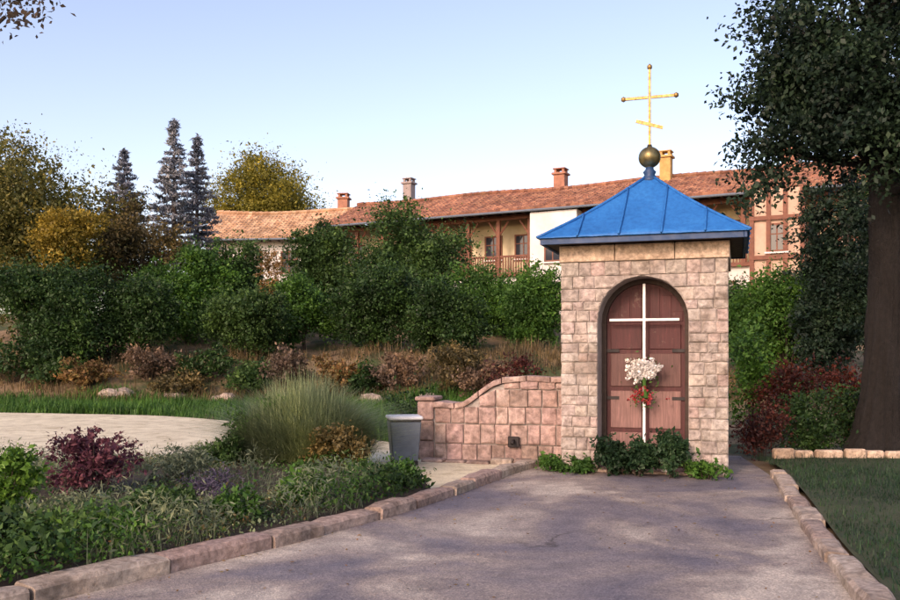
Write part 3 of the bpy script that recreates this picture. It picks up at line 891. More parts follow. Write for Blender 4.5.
def build_left_wing():
    A = Vector((PX(203,58), 58.6)); B = Vector((PX(338,57), 57.4)); d = B-A; L = d.length; ang = math.atan2(d.y, d.x); zb = 3.4
    t = thing('tiled_outbuilding', 'white outbuilding with pale sunlit tiled roof left of the monastery wing', 'building', (A.x, A.y, zb), ang)
    H = 5.75
    MB().box((0, .0, -1.5), (L, 6.6, H+.2)).obj('wall', M['plaster'], t)
    for k in range(4): window(t, .9+k*(L-1.8)/3, 3.6, .95, 1.3, -.03)
    for k in range(4): window(t, .9+k*(L-1.8)/3, .8, .95, 1.3, -.03)
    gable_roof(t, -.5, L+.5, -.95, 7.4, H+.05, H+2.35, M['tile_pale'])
    rf = MB()
    for i in range(int(L/.6)): rf.box((i*.6+.2, -.8, H-.10), (i*.6+.32, -.005, H+.0))
    o = rf.obj('rafter_tails', M['darkwood'], t); o['kind'] = 'stuff'
    chimney(t, L-.6, 3.6, H+1.7, H+3.2, .7, 'brick')
build_left_wing()

# ------------------------------------------------------------------ foliage
def rand_unit(rg, n):
    v = rg.normal(size=(n, 3)); return v/np.linalg.norm(v, axis=1, keepdims=True)
def cards(cent, size, rg, aspect=.55, droop=0.0, fold=.25, out=None):
    """leaf-shaped quads, folded along the midrib"""
    n = len(cent); size = np.broadcast_to(np.asarray(size, dtype=float), (n,))[:, None]
    a = rand_unit(rg, n)
    if out is not None: a = a*.9 + out*.7
    a[:, 2] -= droop; a /= np.linalg.norm(a, axis=1, keepdims=True)
    h = rand_unit(rg, n); h[:, 2] += .8
    b = np.cross(a, h); b /= np.linalg.norm(b, axis=1, keepdims=True)+1e-9
    c = np.cross(b, a)
    base = cent - a*size*.5; tip = cent + a*size*.5
    l = cent + b*size*aspect*.5 + c*size*fold*.4 - a*size*.05; r = cent - b*size*aspect*.5 + c*size*fold*.4 - a*size*.05
    return np.stack([base, r, tip, l], 1)
def lobes_for(cx, cy, z0, z1, rx, ry, rg, n=9, roundness=.55):
    """uneven crown: smaller lobes scattered inside an overall ellipsoid"""
    lobes = []; cz = (z0+z1)/2; rz = (z1-z0)/2
    for i in range(n):
        u = rand_unit(rg, 1)[0]*rg.uniform(.25, .72)
        s = rg.uniform(.20, .55)
        p = np.array([cx+u[0]*rx, cy+u[1]*ry, cz+u[2]*rz])
        lobes.append((p, np.array([rx*s, ry*s, rz*s*rg.uniform(.75,1.05)])))
    # stretch the cluster so that it fills the crown's extents
    for ax, (lo, hi) in enumerate(((cx-rx, cx+rx), (cy-ry, cy+ry), (z0, z1))):
        a = min(p[ax]-r[ax] for p, r in lobes); b = max(p[ax]+r[ax] for p, r in lobes)
        k = (hi-lo)/(b-a)
        for p, r in lobes: p[ax] = lo+(p[ax]-a)*k; r[ax] *= k
    return lobes
def crown_mesh(name, lobes, n_leaf, size, rg, clump=.32, aspect=.55, droop=.15, per=45):
    vol = np.array([l[1].prod() for l in lobes])**(.67); vol = vol/vol.sum()
    P, O, S = [], [], []
    nc = max(1, n_leaf//per)
    pick = rg.choice(len(lobes), nc, p=vol)
    for k in pick:
        c, r = lobes[k]
        u = rand_unit(rg, 1)[0]
        stray = rg.uniform() < .09
        q = c + u*r*(rg.uniform(1.0, 1.13) if stray else rg.uniform(.30, 1.0)**.55)
        m = int(per*rg.uniform(.35, 1.6)*(.4 if stray else 1))
        if m < 2: continue
        s = clump*rg.uniform(.4, 1.35)*(.7 if stray else 1)
        # a clump is a spray along a twig rather than a ball
        ax = u*.8 + rand_unit(rg, 1)[0]*.7; ax /= np.linalg.norm(ax)
        t = rg.normal(size=(m, 1))*s*1.25
        pts = q + ax*t + rg.normal(size=(m, 3))*np.array([s, s, s*.7])*.62
        P.append(pts); O.append(np.broadcast_to(u, (m, 3))); S.append(np.full(m, rg.uniform(.7, 1.25)))
    P = np.concatenate(P); O = np.concatenate(O); S = np.concatenate(S)
    sz = size*S*np.clip(rg.lognormal(-.08, .36, len(P)), .35, 1.6)
    return quads_mesh(name, cards(P, sz, rg, aspect, droop, out=O))
def limb(mb, p0, d, length, r, rg, depth, ends, bend=.35, n=6):
    p = Vector(p0); d = Vector(d).normalized(); pts = [p.copy()]; rad = [r]
    for k in range(n):
        d = (d + Vector(rg.normal(size=3)*bend*.35) + Vector((0,0,.05))).normalized()
        p = p + d*(length/n); pts.append(p.copy()); rad.append(max(r*(1-(k+1)/n*.65), .006))
    mb.tube(pts, rad, 7 if r > .05 else 5)
    ends.append(p.copy())
    if depth > 0:
        for b in range(3):
            k = int(rg.integers(n//2, n)); 
            dd = (pts[k]-pts[k-1]).normalized()
            side = Vector(rand_unit(rg, 1)[0]); nd = (dd*.7 + side*.75 + Vector((0,0,.15))).normalized()
            limb(mb, pts[k], nd, length*rg.uniform(.5,.75), rad[k]*.65, rg, depth-1, ends, bend, n-1)
def tree(name, label, cat, px, D, top, bot, wpx, mat, seed, n_leaf=9000, size=.17, clump=None, lob=9, group=None, bark='bark', depth_ratio=.8, ground=None, trunk=True):
    rg = np.random.default_rng(seed)
    x = PX(px, D); zg = tz(x, D) if ground is None else ground
    z1 = PZ(top, D); z0 = max(PZ(bot, D), zg+.05); rx = wpx/F*D/2
    t = thing(name, label, cat, (x, D, zg), 0, group)
    lobes = lobes_for(0, 0, z0-zg, z1-zg, rx, rx*depth_ratio, rg, lob)
    clump = clump or rx*.10+.05
    me = crown_mesh('crown', lobes, int(n_leaf*3.9), size*.74, rg, clump)
    mesh_obj('crown', me, M[mat], t)
    mb = MB(); ends = []
    h = (z1-zg)
    r = max(.05, h*.022)
    fork = max(.25*h, (z0-zg)*.9)
    mb.tube([(0,0,-.3),(.03*h*rg.normal()*.3,.02,fork*.5),(0,0,fork),(rg.normal()*.05*h,rg.normal()*.05*h,fork+(h-fork)*.6)], [r*1.35, r, r*.8, r*.25], 8)
    for c, rr in lobes:
        mb.tube([(0,0,fork*.8), tuple(Vector((c[0]*.45,c[1]*.45,(fork+c[2])*.5))), tuple(c)], [r*.5, r*.33, r*.08], 5)
    mb.obj('trunk', M[bark], t, smooth=True)
    return t
def shrub(name, label, px, D, base_z, h, w, mat, seed, n_leaf=2500, size=.06, clump=.07, lob=8, droop=.0, cat='shrub', aspect=.55, group=None, stem='bark'):
    rg = np.random.default_rng(seed)
    x = PX(px, D)
    t = thing(name, label, cat, (x, D, base_z), float(rg.uniform(0, 6)), group)
    lobes = lobes_for(0, 0, h*.06, h, w/2, w/2*.9, rg, lob)
    mesh_obj('foliage', crown_mesh('foliage', lobes, n_leaf, size, rg, clump, aspect, droop, per=28), M[mat], t)
    mb = MB()
    for c, rr in lobes:
        mb.tube([(c[0]*.1, c[1]*.1, -.1), (c[0]*.5, c[1]*.5, c[2]*.5), (c[0], c[1], c[2]+rr[2]*.5)], [max(.008,h*.012), .007, .004], 5)
    mb.obj('stems', M[stem], t)
    return t
def blades(P, length, width, rg, lean=.5, seg=3):
    """arched grass blades as chains of quads"""
    n = len(P); length = np.broadcast_to(np.asarray(length, float), (n,))
    az = rg.uniform(0, 2*np.pi, n); ln = lean*rg.uniform(.05, 1.7, n)
    dx = np.cos(az); dy = np.sin(az)
    out = []
    def pt(t):
        hor = ln*length*t*t; ver = length*t*(1-.35*ln*t)
        return P + np.stack([dx*hor, dy*hor, ver], 1)
    tv = np.stack([-dy, dx, 0*dx], 1)*width*.5
    for k in range(seg):
        t0, t1 = k/seg, (k+1)/seg
        w0, w1 = (1-t0**1.6), max(.06, 1-t1**1.6)
        a, b = pt(t0), pt(t1)
        out.append(np.stack([a-tv*w0, a+tv*w0, b+tv*w1, b-tv*w1], 1))
    return np.concatenate(out)
def grass_clump(name, label, px, D, base_z, h, w, mat, seed, n=900, width=.012, lean=.7):
    rg = np.random.default_rng(seed); x = PX(px, D)
    t = thing(name, label, 'ornamental grass', (x, D, base_z), 0)
    u = np.sqrt(rg.uniform(0, 1, n)); rr = w*.38*u; a = rg.uniform(0, 6.28, n)
    P = np.stack([rr*np.cos(a), rr*np.sin(a), 0*a-.02], 1)
    me = quads_mesh('blades', blades(P, h*np.sqrt(1.04-u*u*.9)*rg.uniform(.55, 1.12, n), width, rg, lean))
    mesh_obj('blades', me, M[mat], t)
    return t
def spruce(label, px, D, top, bot, wpx, seed):
    rg = np.random.default_rng(seed); x = PX(px, D); zg = tz(x, D); h = PZ(top, D)-zg; z0 = PZ(bot, D)-zg; R0 = wpx/F*D/2
    t = thing('blue_spruce', label, 'conifer', (x, D, zg), 0, 'blue conifers behind the left trees')
    mb = MB().tube([(0,0,-.3),(0,0,h*.5),(.03,0,h)], [h*.018, h*.011, .012], 7); P, O = [], []
    z = max(z0, .4)
    while z < h-.15:
        f = (h-z)/(h-z0); r = R0*(f**.85)*1.05+.05
        nb = 7 if f > .3 else 5
        for k in range(nb):
            a = rg.uniform(0, 6.28); rl = r*rg.uniform(.65, 1.15)
            e = Vector((math.cos(a)*rl, math.sin(a)*rl, z+rl*rg.uniform(-.12,.18)))
            mb.tube([(0,0,z), tuple(e)], [.02+.015*f, .006], 4)
            m = int(16+rl*38); tt = rg.uniform(.12, 1, m)**.8
            pts = np.array([0,0,z])*(1-tt[:,None]) + np.array(e)*tt[:,None] + rg.normal(size=(m,3))*np.array([.10,.10,.06])*(1.1-tt[:,None]*.6)
            P.append(pts); O.append(np.broadcast_to(np.array([math.cos(a), math.sin(a), .25]), (m,3)))
        z += .20+.16*f
    m = 60; P.append(np.stack([rg.normal(size=m)*.03, rg.normal(size=m)*.03, h-rg.uniform(0,.8,m)], 1)); O.append(np.broadcast_to(np.array([0,0,1.]), (m,3)))
    P = np.concatenate(P); O = np.concatenate(O)
    mesh_obj('crown', quads_mesh('crown', cards(P, .26*rg.uniform(.6,1.3,len(P)), rg, .26, 0, .2, O)), M['spruce'], t)
    mb.obj('trunk', M['bark'], t)

def background_trees():
    T = tree
    T('broadleaf_tree', 'big olive green tree at the far left edge beyond the sandy path', 'tree', 22, 36, 132, 335, 185, 'olive', 1, 15000, .19, lob=16)
    T('golden_tree', 'golden yellow autumn tree in front of the big olive tree', 'tree', 70, 33.6, 208, 290, 74, 'golden', 2, 6500, .15, lob=10)
    T('broadleaf_tree', 'brownish green tree between the golden tree and the blue conifers', 'tree', 135, 38, 190, 315, 105, 'brownleaf', 3, 8000, .17, lob=12)
    spruce('tallest blue grey conifer with a thin spire left of the outbuilding roof', 174, 45, 118, 270, 66, 31)
    spruce('middle blue grey conifer just right of the tallest one', 197, 47, 134, 265, 56, 32)
    spruce('shortest blue grey conifer above the brownish tree', 124, 46, 148, 260, 70, 33)
    T('round_tree', 'round yellow green sunlit tree rising behind the pale tiled roof', 'tree', 265, 73, 150, 262, 128, 'yellowgreen', 4, 20000, .27, lob=16)
    T('broadleaf_tree', 'dark green tree in front of the gap between the two tiled roofs', 'tree', 332, 43, 222, 345, 88, 'dark', 5, 8500, .19, lob=11)
    T('broadleaf_tree', 'tall dark green tree covering the middle of the long wing', 'tree', 408, 41, 203, 350, 130, 'dark', 6, 13000, .19, lob=15)
    T('broadleaf_tree', 'fresh green bushy tree left of the shrine roof', 'tree', 485, 38, 268, 352, 112, 'green', 7, 10000, .16, lob=13)
    T('broadleaf_tree', 'green tree touching the left eave of the shrine', 'tree', 538, 35, 262, 362, 74, 'green', 8, 8000, .15, lob=11)
    T('broadleaf_tree', 'green tree in front of the white outbuilding wall', 'tree', 238, 39, 240, 345, 84, 'dark', 9, 8000, .17, lob=11)
    T('broadleaf_tree', 'dense green tree below the blue conifers', 'tree', 186, 36, 248, 356, 96, 'green', 10, 10000, .17, lob=13)
    T('small_tree', 'small yellowish brown tree in front of the outbuilding', 'tree', 267, 35.5, 248, 330, 30, 'autumn', 12, 2500, .12, lob=7)
    T('broadleaf_tree', 'low bright green tree right of the small yellowish tree', 'tree', 304, 35, 276, 354, 74, 'green', 13, 8000, .15, lob=11)
    T('broadleaf_tree', 'very dark bushy tree under the golden tree', 'tree', 56, 31.5, 262, 364, 130, 'verydark', 14, 12000, .15, lob=14)
    T('broadleaf_tree', 'dark tree filling the space under the tall middle tree', 'tree', 372, 34, 268, 364, 96, 'verydark', 15, 9500, .15, lob=12)
    T('broadleaf_tree', 'dark bush like tree left of the green bank trees', 'tree', 138, 32, 280, 364, 84, 'verydark', 16, 9000, .14, lob=12)
    T('broadleaf_tree', 'dark tree above the dry bank near the bright green tree', 'tree', 246, 32.6, 290, 366, 92, 'dark', 17, 9000, .14, lob=12)
    T('broadleaf_tree', 'dark green tree rising behind the low stone wall', 'tree', 450, 33, 284, 370, 82, 'verydark', 18, 9000, .14, lob=12)
    T('broadleaf_tree', 'broad green tree right of the shrine below the stair tower', 'tree', 788, 27, 268, 368, 120, 'green', 19, 10000, .14, lob=13)
    T('broadleaf_tree', 'tall dark tree between the stair tower and the big trunk', 'tree', 838, 25, 178, 392, 82, 'bluegreen', 20, 12000, .14, lob=14)
    T('broadleaf_tree', 'narrow green tree right against the shrine wall', 'tree', 744, 29, 280, 372, 62, 'dark', 21, 6000, .13, lob=10)
    T('broadleaf_tree', 'dark tree at the right edge behind the big trunk', 'tree', 900, 27, 150, 400, 110, 'verydark', 22, 12000, .15, lob=14)
background_trees()

def bank_shrubs():
    def S(label, px, D, h, w, mat, seed, n=3500, size=.11):
        x = PX(px, D); shrub('shrub', label, px, D, tz(x, D), h, w, mat, seed, n, size, .13, 9)
    S('dark shrub at the far left foot of the wooded bank', 12, 30.3, 1.5, 2.8, 'verydark', 101)
    S('tan dry shrub on the bank below the golden tree', 88, 29.6, .95, 2.4, 'autumn', 102)
    S('dull brown shrub right of the tan dry shrub on the bank', 152, 30.4, 1.1, 2.0, 'pinkbrown', 103)
    S('dark green shrub on the bank below the blue conifers', 205, 30.6, 1.3, 2.4, 'verydark', 104)
    S('brown dry shrub on the bank above the big light green grass', 285, 30.2, 1.4, 2.0, 'pinkbrown', 105)
    S('tan twiggy shrub on the bank near the tall middle tree', 338, 30.0, 1.25, 1.7, 'autumn', 106)
    S('grey brown shrub on the bank behind the litter bin', 400, 29.5, 1.35, 2.1, 'pinkbrown', 107)
    S('olive brown shrub behind the left end of the low wall', 452, 28.5, 1.55, 2.0, 'brownleaf', 108)
    S('reddish brown shrub just above the top of the low wall', 515, 24, 1.7, 1.7, 'maroonleaf', 109, 3500, .09)
    S('low dark green shrub on the bank left of the tan dry shrub', 50, 30.0, 1.0, 2.0, 'dark', 118)
    S('low olive shrub on the bank right of the dull brown shrub', 180, 29.3, .8, 1.5, 'brownleaf', 119)
    S('low dark shrub on the bank above the upright green bed shrub', 248, 29.8, 1.0, 1.9, 'dark', 120)
    S('low olive shrub on the bank right of the brown dry shrub', 318, 28.8, .75, 1.5, 'brownleaf', 121)
    S('low dark shrub on the bank between tan and grey brown shrubs', 368, 29.6, 1.0, 1.5, 'verydark', 122)
    S('dull brown shrub on the bank left of the reddish brown one', 483, 28.0, 1.2, 1.6, 'pinkbrown', 123)
    S('dark shrub close behind the curved low wall', 430, 17.5, .95, 1.9, 'verydark', 110, 4500, .07)
    S('dark rounded shrub filling the corner between low wall and shrine', 520, 17.0, 1.30, 1.5, 'verydark', 111, 4500, .07)
    S('green shrub against the right wall of the shrine', 752, 17.5, 2.35, 1.1, 'green', 112, 4500, .08)
    S('red brown leafy shrub right of the shrine', 795, 16.8, 1.55, 1.55, 'redleaf', 113, 5000, .07)
    S('dull red shrub beside the big dark trunk', 848, 17.2, 1.45, 1.4, 'redleaf', 114, 4500, .07)
    S('low maroon shrub at the right foot of the shrine', 762, 13.6, .95, .75, 'maroonleaf', 115, 3500, .05)
    S('blackish green shrub behind the pale lawn edging', 806, 14.2, 1.05, 1.2, 'verydark', 116, 5000, .06)
    S('dark shrub under the big tree at the right edge', 868, 14.4, 1.1, 1.3, 'verydark', 117, 5000, .06)
bank_shrubs()

def rocks():
    rng = random.Random(5)
    spots = [(118,28.6,.42,'pale rock below the tan dry shrub on the bank'), (172,28.9,.36,'small rock right of the pale rock on the bank'), (226,29.0,.40,'rock on the bank below the dark green shrub'), (372,28.4,.45,'rock on the bank behind the light green grass'), (425,27.6,.5,'broad flat rock on the bank behind the litter bin')]
    for px, D, s, lab in spots:
        bm = bmesh.new(); bmesh.ops.create_icosphere(bm, subdivisions=2, radius=1)
        for v in bm.verts:
            n = 1+.22*math.sin(v.co.x*3.1+px)+.16*math.sin(v.co.y*4.3+px*2)+.12*math.sin(v.co.z*5+v.co.x*4)
            v.co = Vector((v.co.x*s*1.3*n, v.co.y*s*n, v.co.z*s*.65*n))
        me = bpy.data.meshes.new('rock'); bm.to_mesh(me); bm.free()
        x = PX(px, D)
        tag(mesh_obj('rock', me, M['rock'], None, (x, D, tz(x, D)+s*.1), rng.uniform(0,6)), lab, 'rock', 'rocks on the bank')
rocks()

# ---- near bed
def point_in(poly, x, y):
    c = False; n = len(poly)
    for i in range(n):
        a, b = poly[i], poly[i-1]
        if (a.y > y) != (b.y > y) and x < (b.x-a.x)*(y-a.y)/(b.y-a.y)+a.x: c = not c
    return c
BED = bedR + BEDL[::-1]
def near_bed():
    z = .13
    def S(name, label, px, py_base, h, w, mat, seed, n=3000, size=.05, **k):
        D = GD(py_base); shrub(name, label, px, D, z, h, w, mat, seed, n, size, .05, 9, **k)
    S('leafy_shrub', 'bright green leafy shrub at the left edge of the picture', 0, 545, .66, .72, 'bright', 201, 3200, .06)
    S('purple_shrub', 'rounded purple leaved shrub in the left planted bed', 92, 516, .72, .98, 'purple', 202, 5200, .045)
    S('sage_plant', 'grey green sage plant right of the purple shrub', 178, 500, .45, .80, 'sage', 203, 3500, .045, aspect=.35)
    S('lavender_plant', 'dusky lavender plant low in the middle of the bed', 214, 512, .24, .62, 'lavender', 204, 2600, .04, aspect=.25)
    S('leafy_shrub', 'upright fresh green shrub left of the big light green grass', 262, 474, .92, .9, 'green', 205, 4500, .055)
    S('dark_shrub', 'dark brownish shrub in front of the big light green grass', 336, 484, .62, .85, 'brownleaf', 206, 4500, .05)
    S('leafy_shrub', 'low green plant at the bed tip before the litter bin', 398, 497, .24, .45, 'green', 207, 1800, .045)
    S('leafy_shrub', 'dark green plant beside the lavender near the kerb', 165, 535, .32, .62, 'dark', 208, 3000, .05)
    S('leafy_shrub', 'medium green plant near the kerb below the dark brownish shrub', 300, 515, .28, .62, 'green', 209, 2800, .05)
    S('sage_plant', 'pale grey green plant at the lower left below the purple shrub', 60, 548, .30, .62, 'sage', 210, 2600, .05, aspect=.35)
    S('leafy_shrub', 'dark leafy plant in the lower left corner of the bed', 8, 572, .30, .6, 'dark', 211, 2600, .05)
    S('leafy_shrub', 'low green plant halfway along the kerb', 235, 533, .24, .5, 'green', 212, 2200, .045)
    S('dark_shrub', 'small dark shrub between sage plant and upright green shrub', 222, 484, .50, .6, 'dark', 213, 2800, .05)
    S('leafy_shrub', 'low green plant near the kerb below the sage plant', 112, 552, .24, .5, 'green', 214, 2000, .045)
    grass_clump('ornamental_grass', 'big light green feathery ornamental grass mound in the bed', 304, 11.9, .12, 1.32, 2.1, 'light', 221, 17000, .017, .8)
    grass_clump('ornamental_grass', 'smaller light green grass tuft behind the grey bin side', 345, 12.3, .10, .85, .8, 'light', 222, 1500, .012, .85)
    grass_clump('ornamental_grass', 'grey green grass tuft left of the purple shrub', 38, 9.4, .12, .5, .8, 'sage', 223, 700, .010, .7)
    # ground cover
    rg = np.random.default_rng(77)
    P = []
    xs = rg.uniform(-11, .3, 84000); ys = rg.uniform(4.2, 13, 84000)
    dens = np.sin(xs*1.7+1)*np.sin(ys*2.1)+np.sin(xs*.8-ys*1.3)
    keep = dens + rg.normal(size=84000)*.7 > -1.3
    for x, y in zip(xs[keep], ys[keep]):
        if abs(x) < y*.62+.6 and point_in(BED, x, y): P.append((x, y))
    P = np.array(P); n = len(P)
    hgt = .17 + .20*np.abs(np.sin(P[:,0]*1.9+.5)*np.cos(P[:,1]*1.4))
    m = 3
    Q = np.repeat(np.concatenate([P, np.zeros((n,1))], 1), m, 0) + rg.normal(size=(n*m,3))*np.array([.03,.03,0])
    Q[:,2] = .11 + np.repeat(hgt, m)*rg.uniform(.05, 1.1, n*m)
    sel = np.sin(Q[:,0]*1.3+Q[:,1]*.9)+.6*np.sin(Q[:,0]*3.1-Q[:,1]*2.3)+rg.normal(size=len(Q))*.35
    lbl = {'dark':'dark green leafy ground cover in the left bed','green':'mid green leafy ground cover in the left bed','sage':'grey green narrow leaved ground cover in the left bed','light':'pale green small leaved ground cover in the left bed','brownleaf':'brownish withered ground cover in the left bed'}
    for a, b, mt, sz, asp in ((1.25,9,'dark',.050,.55), (.45,1.25,'green',.034,.6), (-.25,.45,'sage',.060,.18), (-.6,-.25,'dark',.030,.5), (-.8,-.6,'brownleaf',.036,.45), (-9,-.8,'light',.026,.6)):
        mk = (sel > a) & (sel <= b)
        q = Q[mk].copy(); q[:,2] = .10+(q[:,2]-.10)*{.050:1.0,.034:.7,.060:1.15,.030:.55,.036:.6,.026:.45}[sz]
        o = mesh_obj('ground_cover', quads_mesh('ground_cover', cards(q, sz*np.clip(rg.lognormal(0,.35,mk.sum()),.4,2), rg, asp, -.3)), M[mt])
        tag(o, lbl[mt], 'ground cover', kind='stuff')
    x = rg.uniform(-9, .2, 24000); y = rg.uniform(4.6, 12.5, 24000)
    kk = [point_in(BED, u, v) and (math.sin(u*2.7+1)*math.sin(v*2.2)+.4*math.sin(u*5.1) > -.05) for u, v in zip(x, y)]
    P = np.stack([x[kk], y[kk], np.full(sum(kk), .10)], 1)
    o = mesh_obj('bed_grass', quads_mesh('bed_grass', blades(P, rg.uniform(.12,.34,len(P)), .008, rg, .8, 3)), M['sage'])
    tag(o, 'thin grass growing between the plants of the left bed', 'grass', kind='stuff')
    x = rg.uniform(-9, .2, 2600); y = rg.uniform(4.6, 12.5, 2600)
    kk = [point_in(BED, u, v) for u, v in zip(x, y)]
    P = np.stack([x[kk], y[kk], rg.uniform(.12,.24,sum(kk))], 1)
    o = mesh_obj('dead_leaves', quads_mesh('dead_leaves', cards(P, .04*rg.uniform(.5,1.3,len(P)), rg, .6)), M['autumn'])
    tag(o, 'dead brown leaves caught in the plants of the left bed', 'leaves', kind='stuff')
near_bed()

# ---- plants at the foot of the shrine
def shrine_plants():
    for k, (x, y, h, w, lab) in enumerate(((-.40,-.22,.52,.46,'left dark green leafy plant at the foot of the niche'), (-.02,-.24,.50,.44,'middle dark green leafy plant at the foot of the niche'), (.40,-.22,.54,.46,'right dark green leafy plant at the foot of the niche'),
                                  (.82,-.20,.22,.50,'low green plant at the right foot of the shrine wall'), (-.84,-.16,.16,.42,'low green plant at the left foot of the shrine wall'), (-1.22,.0,.17,.4,'low green plant between the shrine and the low wall'))):
        p = shrine_pt(x, y)
        D = p[1]; shrub('leafy_plant', lab, 450+F*p[0]/D, D, .004, h*1.05, w*1.1, 'deep' if k < 3 else 'green', 300+k, 4200 if k < 3 else 1500, .06, .045, 9, cat='plant', group='plants at the foot of the shrine')
    # bunch of red flowers tied below the plaque
    p = shrine_pt(0, .20, 0)
    t = thing('flower_bunch', 'small bunch of red flowers tied to the white cross under the white ones', 'flowers', p, -TH)
    rg = np.random.default_rng(9)
    c = rg.normal(size=(26,3))*np.array([.13,.02,.05])+np.array([0,0,1.04])
    P = np.repeat(c, 9, 0)+rg.normal(size=(26*9,3))*.014
    mesh_obj('petals', quads_mesh('petals', cards(P, .035, rg, .8)), M['redpetal'], t)
    P = rg.normal(size=(120,3))*np.array([.09,.02,.07])+np.array([0,.01,1.0])
    mesh_obj('leaves', quads_mesh('leaves', cards(P, .05, rg, .4)), M['green'], t)
shrine_plants()

# ---- grasses as stuff
def grasses():
    rg = np.random.default_rng(55)
    n = 52000
    x = rg.uniform(2.4, 10, n); y = rg.uniform(4.8, 13.1, n)
    edge = np.interp(y, [p.y for p in lawnL], [p.x for p in lawnL])+.02
    k = (x > edge) & (x < y*.6+.4)
    P = np.stack([x[k], y[k], np.full(k.sum(), .07)], 1)
    o = mesh_obj('lawn_grass', quads_mesh('lawn_grass', blades(P, np.clip(rg.lognormal(-2.75,.4,len(P)),.03,.17), .008, rg, .9, 2)), M['deep'])
    tag(o, 'short dark green lawn grass right of the kerb', 'grass', kind='stuff')
    # meadow strip beyond the sandy path and dry growth on the bank
    n = 42000
    x = rg.uniform(-19, 3, n); y = rg.uniform(24.0, 29.0, n)
    edge = np.interp(x, [p.x for p in PF], [p.y for p in PF])
    k = (y > edge+.1) & (np.sin(x*1.1)*np.sin(y*1.7+x*.3)+rg.normal(size=n)*.5 > -.35)
    P = np.stack([x[k], y[k], terrain(x[k], y[k])], 1)
    o = mesh_obj('meadow_grass', quads_mesh('meadow_grass', blades(P, rg.uniform(.15,.46,len(P)), .035, rg, .6, 2)), M['green'])
    tag(o, 'green meadow grass strip beyond the sandy path', 'grass', kind='stuff')
    n = 20000
    x = rg.uniform(-8, 3, n); y = rg.uniform(14.5, 25, n)
    edge = np.interp(x, [p.x for p in PF], [p.y for p in PF])
    k = (y > edge+.1)
    P = np.stack([x[k], y[k], terrain(x[k], y[k])], 1)
    o = mesh_obj('meadow_grass', quads_mesh('meadow_grass', blades(P, rg.uniform(.10,.36,len(P)), .025, rg, .6, 2)), M['green'])
    tag(o, 'grass behind the low wall and the litter bin', 'grass', kind='stuff')
    n = 30000
    x = rg.uniform(-20, 10, n); y = rg.uniform(27.5, 33.5, n)
    k = np.sin(x*.9+2)*np.sin(y*1.3+x*.5)+rg.normal(size=n)*.5 > .1
    P = np.stack([x[k], y[k], terrain(x[k], y[k])], 1)
    o = mesh_obj('dry_grass', quads_mesh('dry_grass', blades(P, rg.uniform(.15,.6,len(P)), .03, rg, .5, 2)), M['dry'])
    tag(o, 'dry straw coloured growth on the earth bank', 'grass', kind='stuff')
grasses()

# ---- big tree at the right edge and overhanging tree at upper left
def big_tree(name, label, base, h, r, mat, seed, limbs, leaf_n, size, sigma, bark):
    rg = np.random.default_rng(seed)
    t = thing(name, label, 'tree', base)
    mb = MB(); ends = []
    i0 = len(mb.v)
    kz = 60; nt = 40
    for q in range(kz+1):
        z = -.3+(h+.3)*q/kz; f = max(0, z)/h
        rr = r*(1.0-.75*f**1.4)+r*.75*math.exp(-max(z,0)*3.2)
        cx, cy = .10*math.sin(z*.7), .08*math.sin(z*.9+1)
        for k2 in range(nt):
            t2 = 2*math.pi*k2/nt
            rdg = 1+.12*math.sin(k2*math.pi*.9+2.2*math.sin(z*1.3+k2*.35))+.03*float(rg.normal())+.10*math.exp(-max(z,0)*2.5)*math.sin(t2*5+1)
            mb.v.append((cx+rr*rdg*math.cos(t2), cy+rr*rdg*math.sin(t2), z))
    for q in range(kz):
        for k2 in range(nt):
            a_ = i0+q*nt; j2 = (k2+1) % nt; mb.f.append((a_+k2, a_+j2, a_+nt+j2, a_+nt+k2))
    tips = []
    for (z0, dirv, ln, rr) in limbs:
        e = []; limb(mb, (0,0,z0), dirv, ln, rr, rg, 2, e, .3, 6); tips += e
    mb.obj('trunk', M[bark], t, smooth=True)
    P = []
    per = max(8, leaf_n//len(tips))
    for e in tips:
        m = int(per*rg.uniform(.5,1.5))
        nc = 5
        for _ in range(nc):
            c = np.array(e)+rg.normal(size=3)*sigma
            P.append(c + rg.normal(size=(max(m//nc,2),3))*np.array([.16,.16,.11]))
    P = np.concatenate(P)
    mesh_obj('crown', quads_mesh('crown', cards(P, size*rg.uniform(.6,1.4,len(P)), rg, .6, .45)), M[mat], t)
    return t
RT = (PX(893,13.2), 13.6, .0)
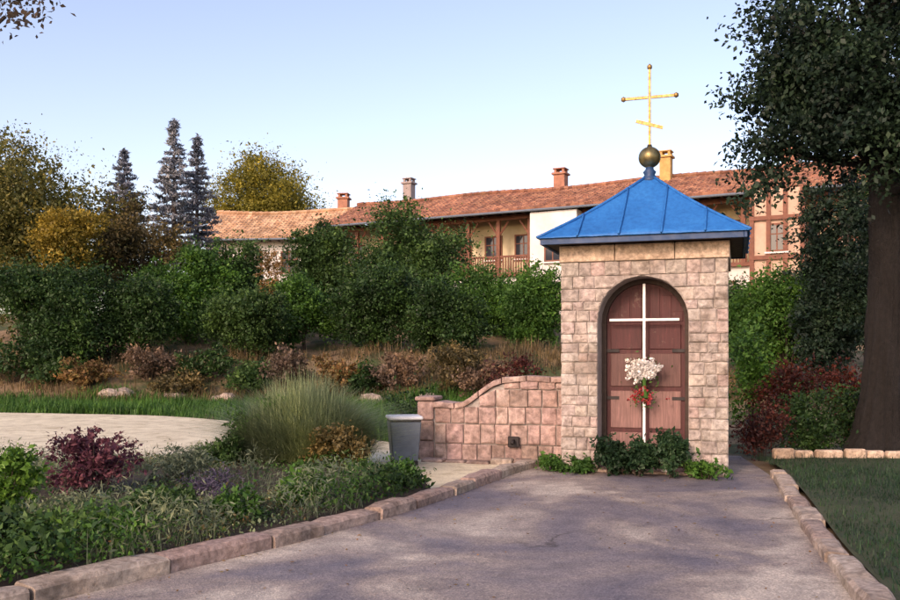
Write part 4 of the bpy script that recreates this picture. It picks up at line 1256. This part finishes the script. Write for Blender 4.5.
limbs = [(4.45,(-.95,-.1,.25),1.25,.08),(4.3,(-.8,.1,.45),1.15,.09),(4.9,(-.8,-.35,.5),1.3,.09),(5.3,(-.7,.3,.55),1.3,.09),(5.7,(-.8,-.1,.5),1.4,.08),(6.0,(-.5,-.5,.6),1.3,.08),
         (4.6,(-.5,-.7,.3),1.1,.08),(5.2,(-.3,.8,.4),1.2,.08),(4.7,(-.35,-.8,.35),.9,.07),
         (3.6,(.8,.2,.5),1.8,.10),(4.4,(.7,-.4,.5),1.8,.10),(5.0,(.7,.3,.5),1.8,.09),(4.6,(.1,.9,.4),1.6,.09),(4.0,(.1,-.9,.4),1.5,.09),(6.0,(.2,.2,.9),1.6,.08),(6.2,(-.4,.1,.8),1.6,.08)]
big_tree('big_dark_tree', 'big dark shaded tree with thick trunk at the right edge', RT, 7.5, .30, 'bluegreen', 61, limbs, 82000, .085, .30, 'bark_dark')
LT = (-7.0, 10.2, .0)
limbs = [(4.55,(.95,-.05,.22),2.1,.06),(4.9,(.75,.3,.55),2.0,.06),(4.2,(-.6,.5,.6),2.4,.07),(4.6,(-.5,-.6,.6),2.4,.07),(4.6,(.4,-.6,.7),2.2,.06),(5,(.1,.2,.9),2.2,.06)]
big_tree('overhanging_tree', 'thin leaved tree whose twigs hang into the upper left corner', LT, 6.9, .16, 'pinkbrown', 62, limbs, 11000, .075, .24, 'bark')

def fallen_leaves():
    rg = np.random.default_rng(31); P = []
    klf = interp_line(kl, .1); krf = interp_line(kr, .1)
    lx = lambda y: np.interp(y, [p.y for p in kl], [p.x for p in kl]); rx = lambda y: np.interp(y, [p.y for p in kr], [p.x for p in kr])
    for _ in range(420):
        y = rg.uniform(4.5, 12.2); a, b = lx(y)+.04, rx(y)-.04
        u = rg.beta(.55, .75); P.append((a+(b-a)*u, y, .010))
    P = np.array(P)
    o = mesh_obj('fallen_leaves', quads_mesh('fallen_leaves', cards(P, .038*rg.uniform(.5,1.3,len(P)), rg, .6)*np.array([1,1,.28])+np.array([0,0,.008])), M['autumn'])
    tag(o, 'scattered small dry leaves lying on the paved forecourt', 'leaves', kind='stuff')
fallen_leaves()
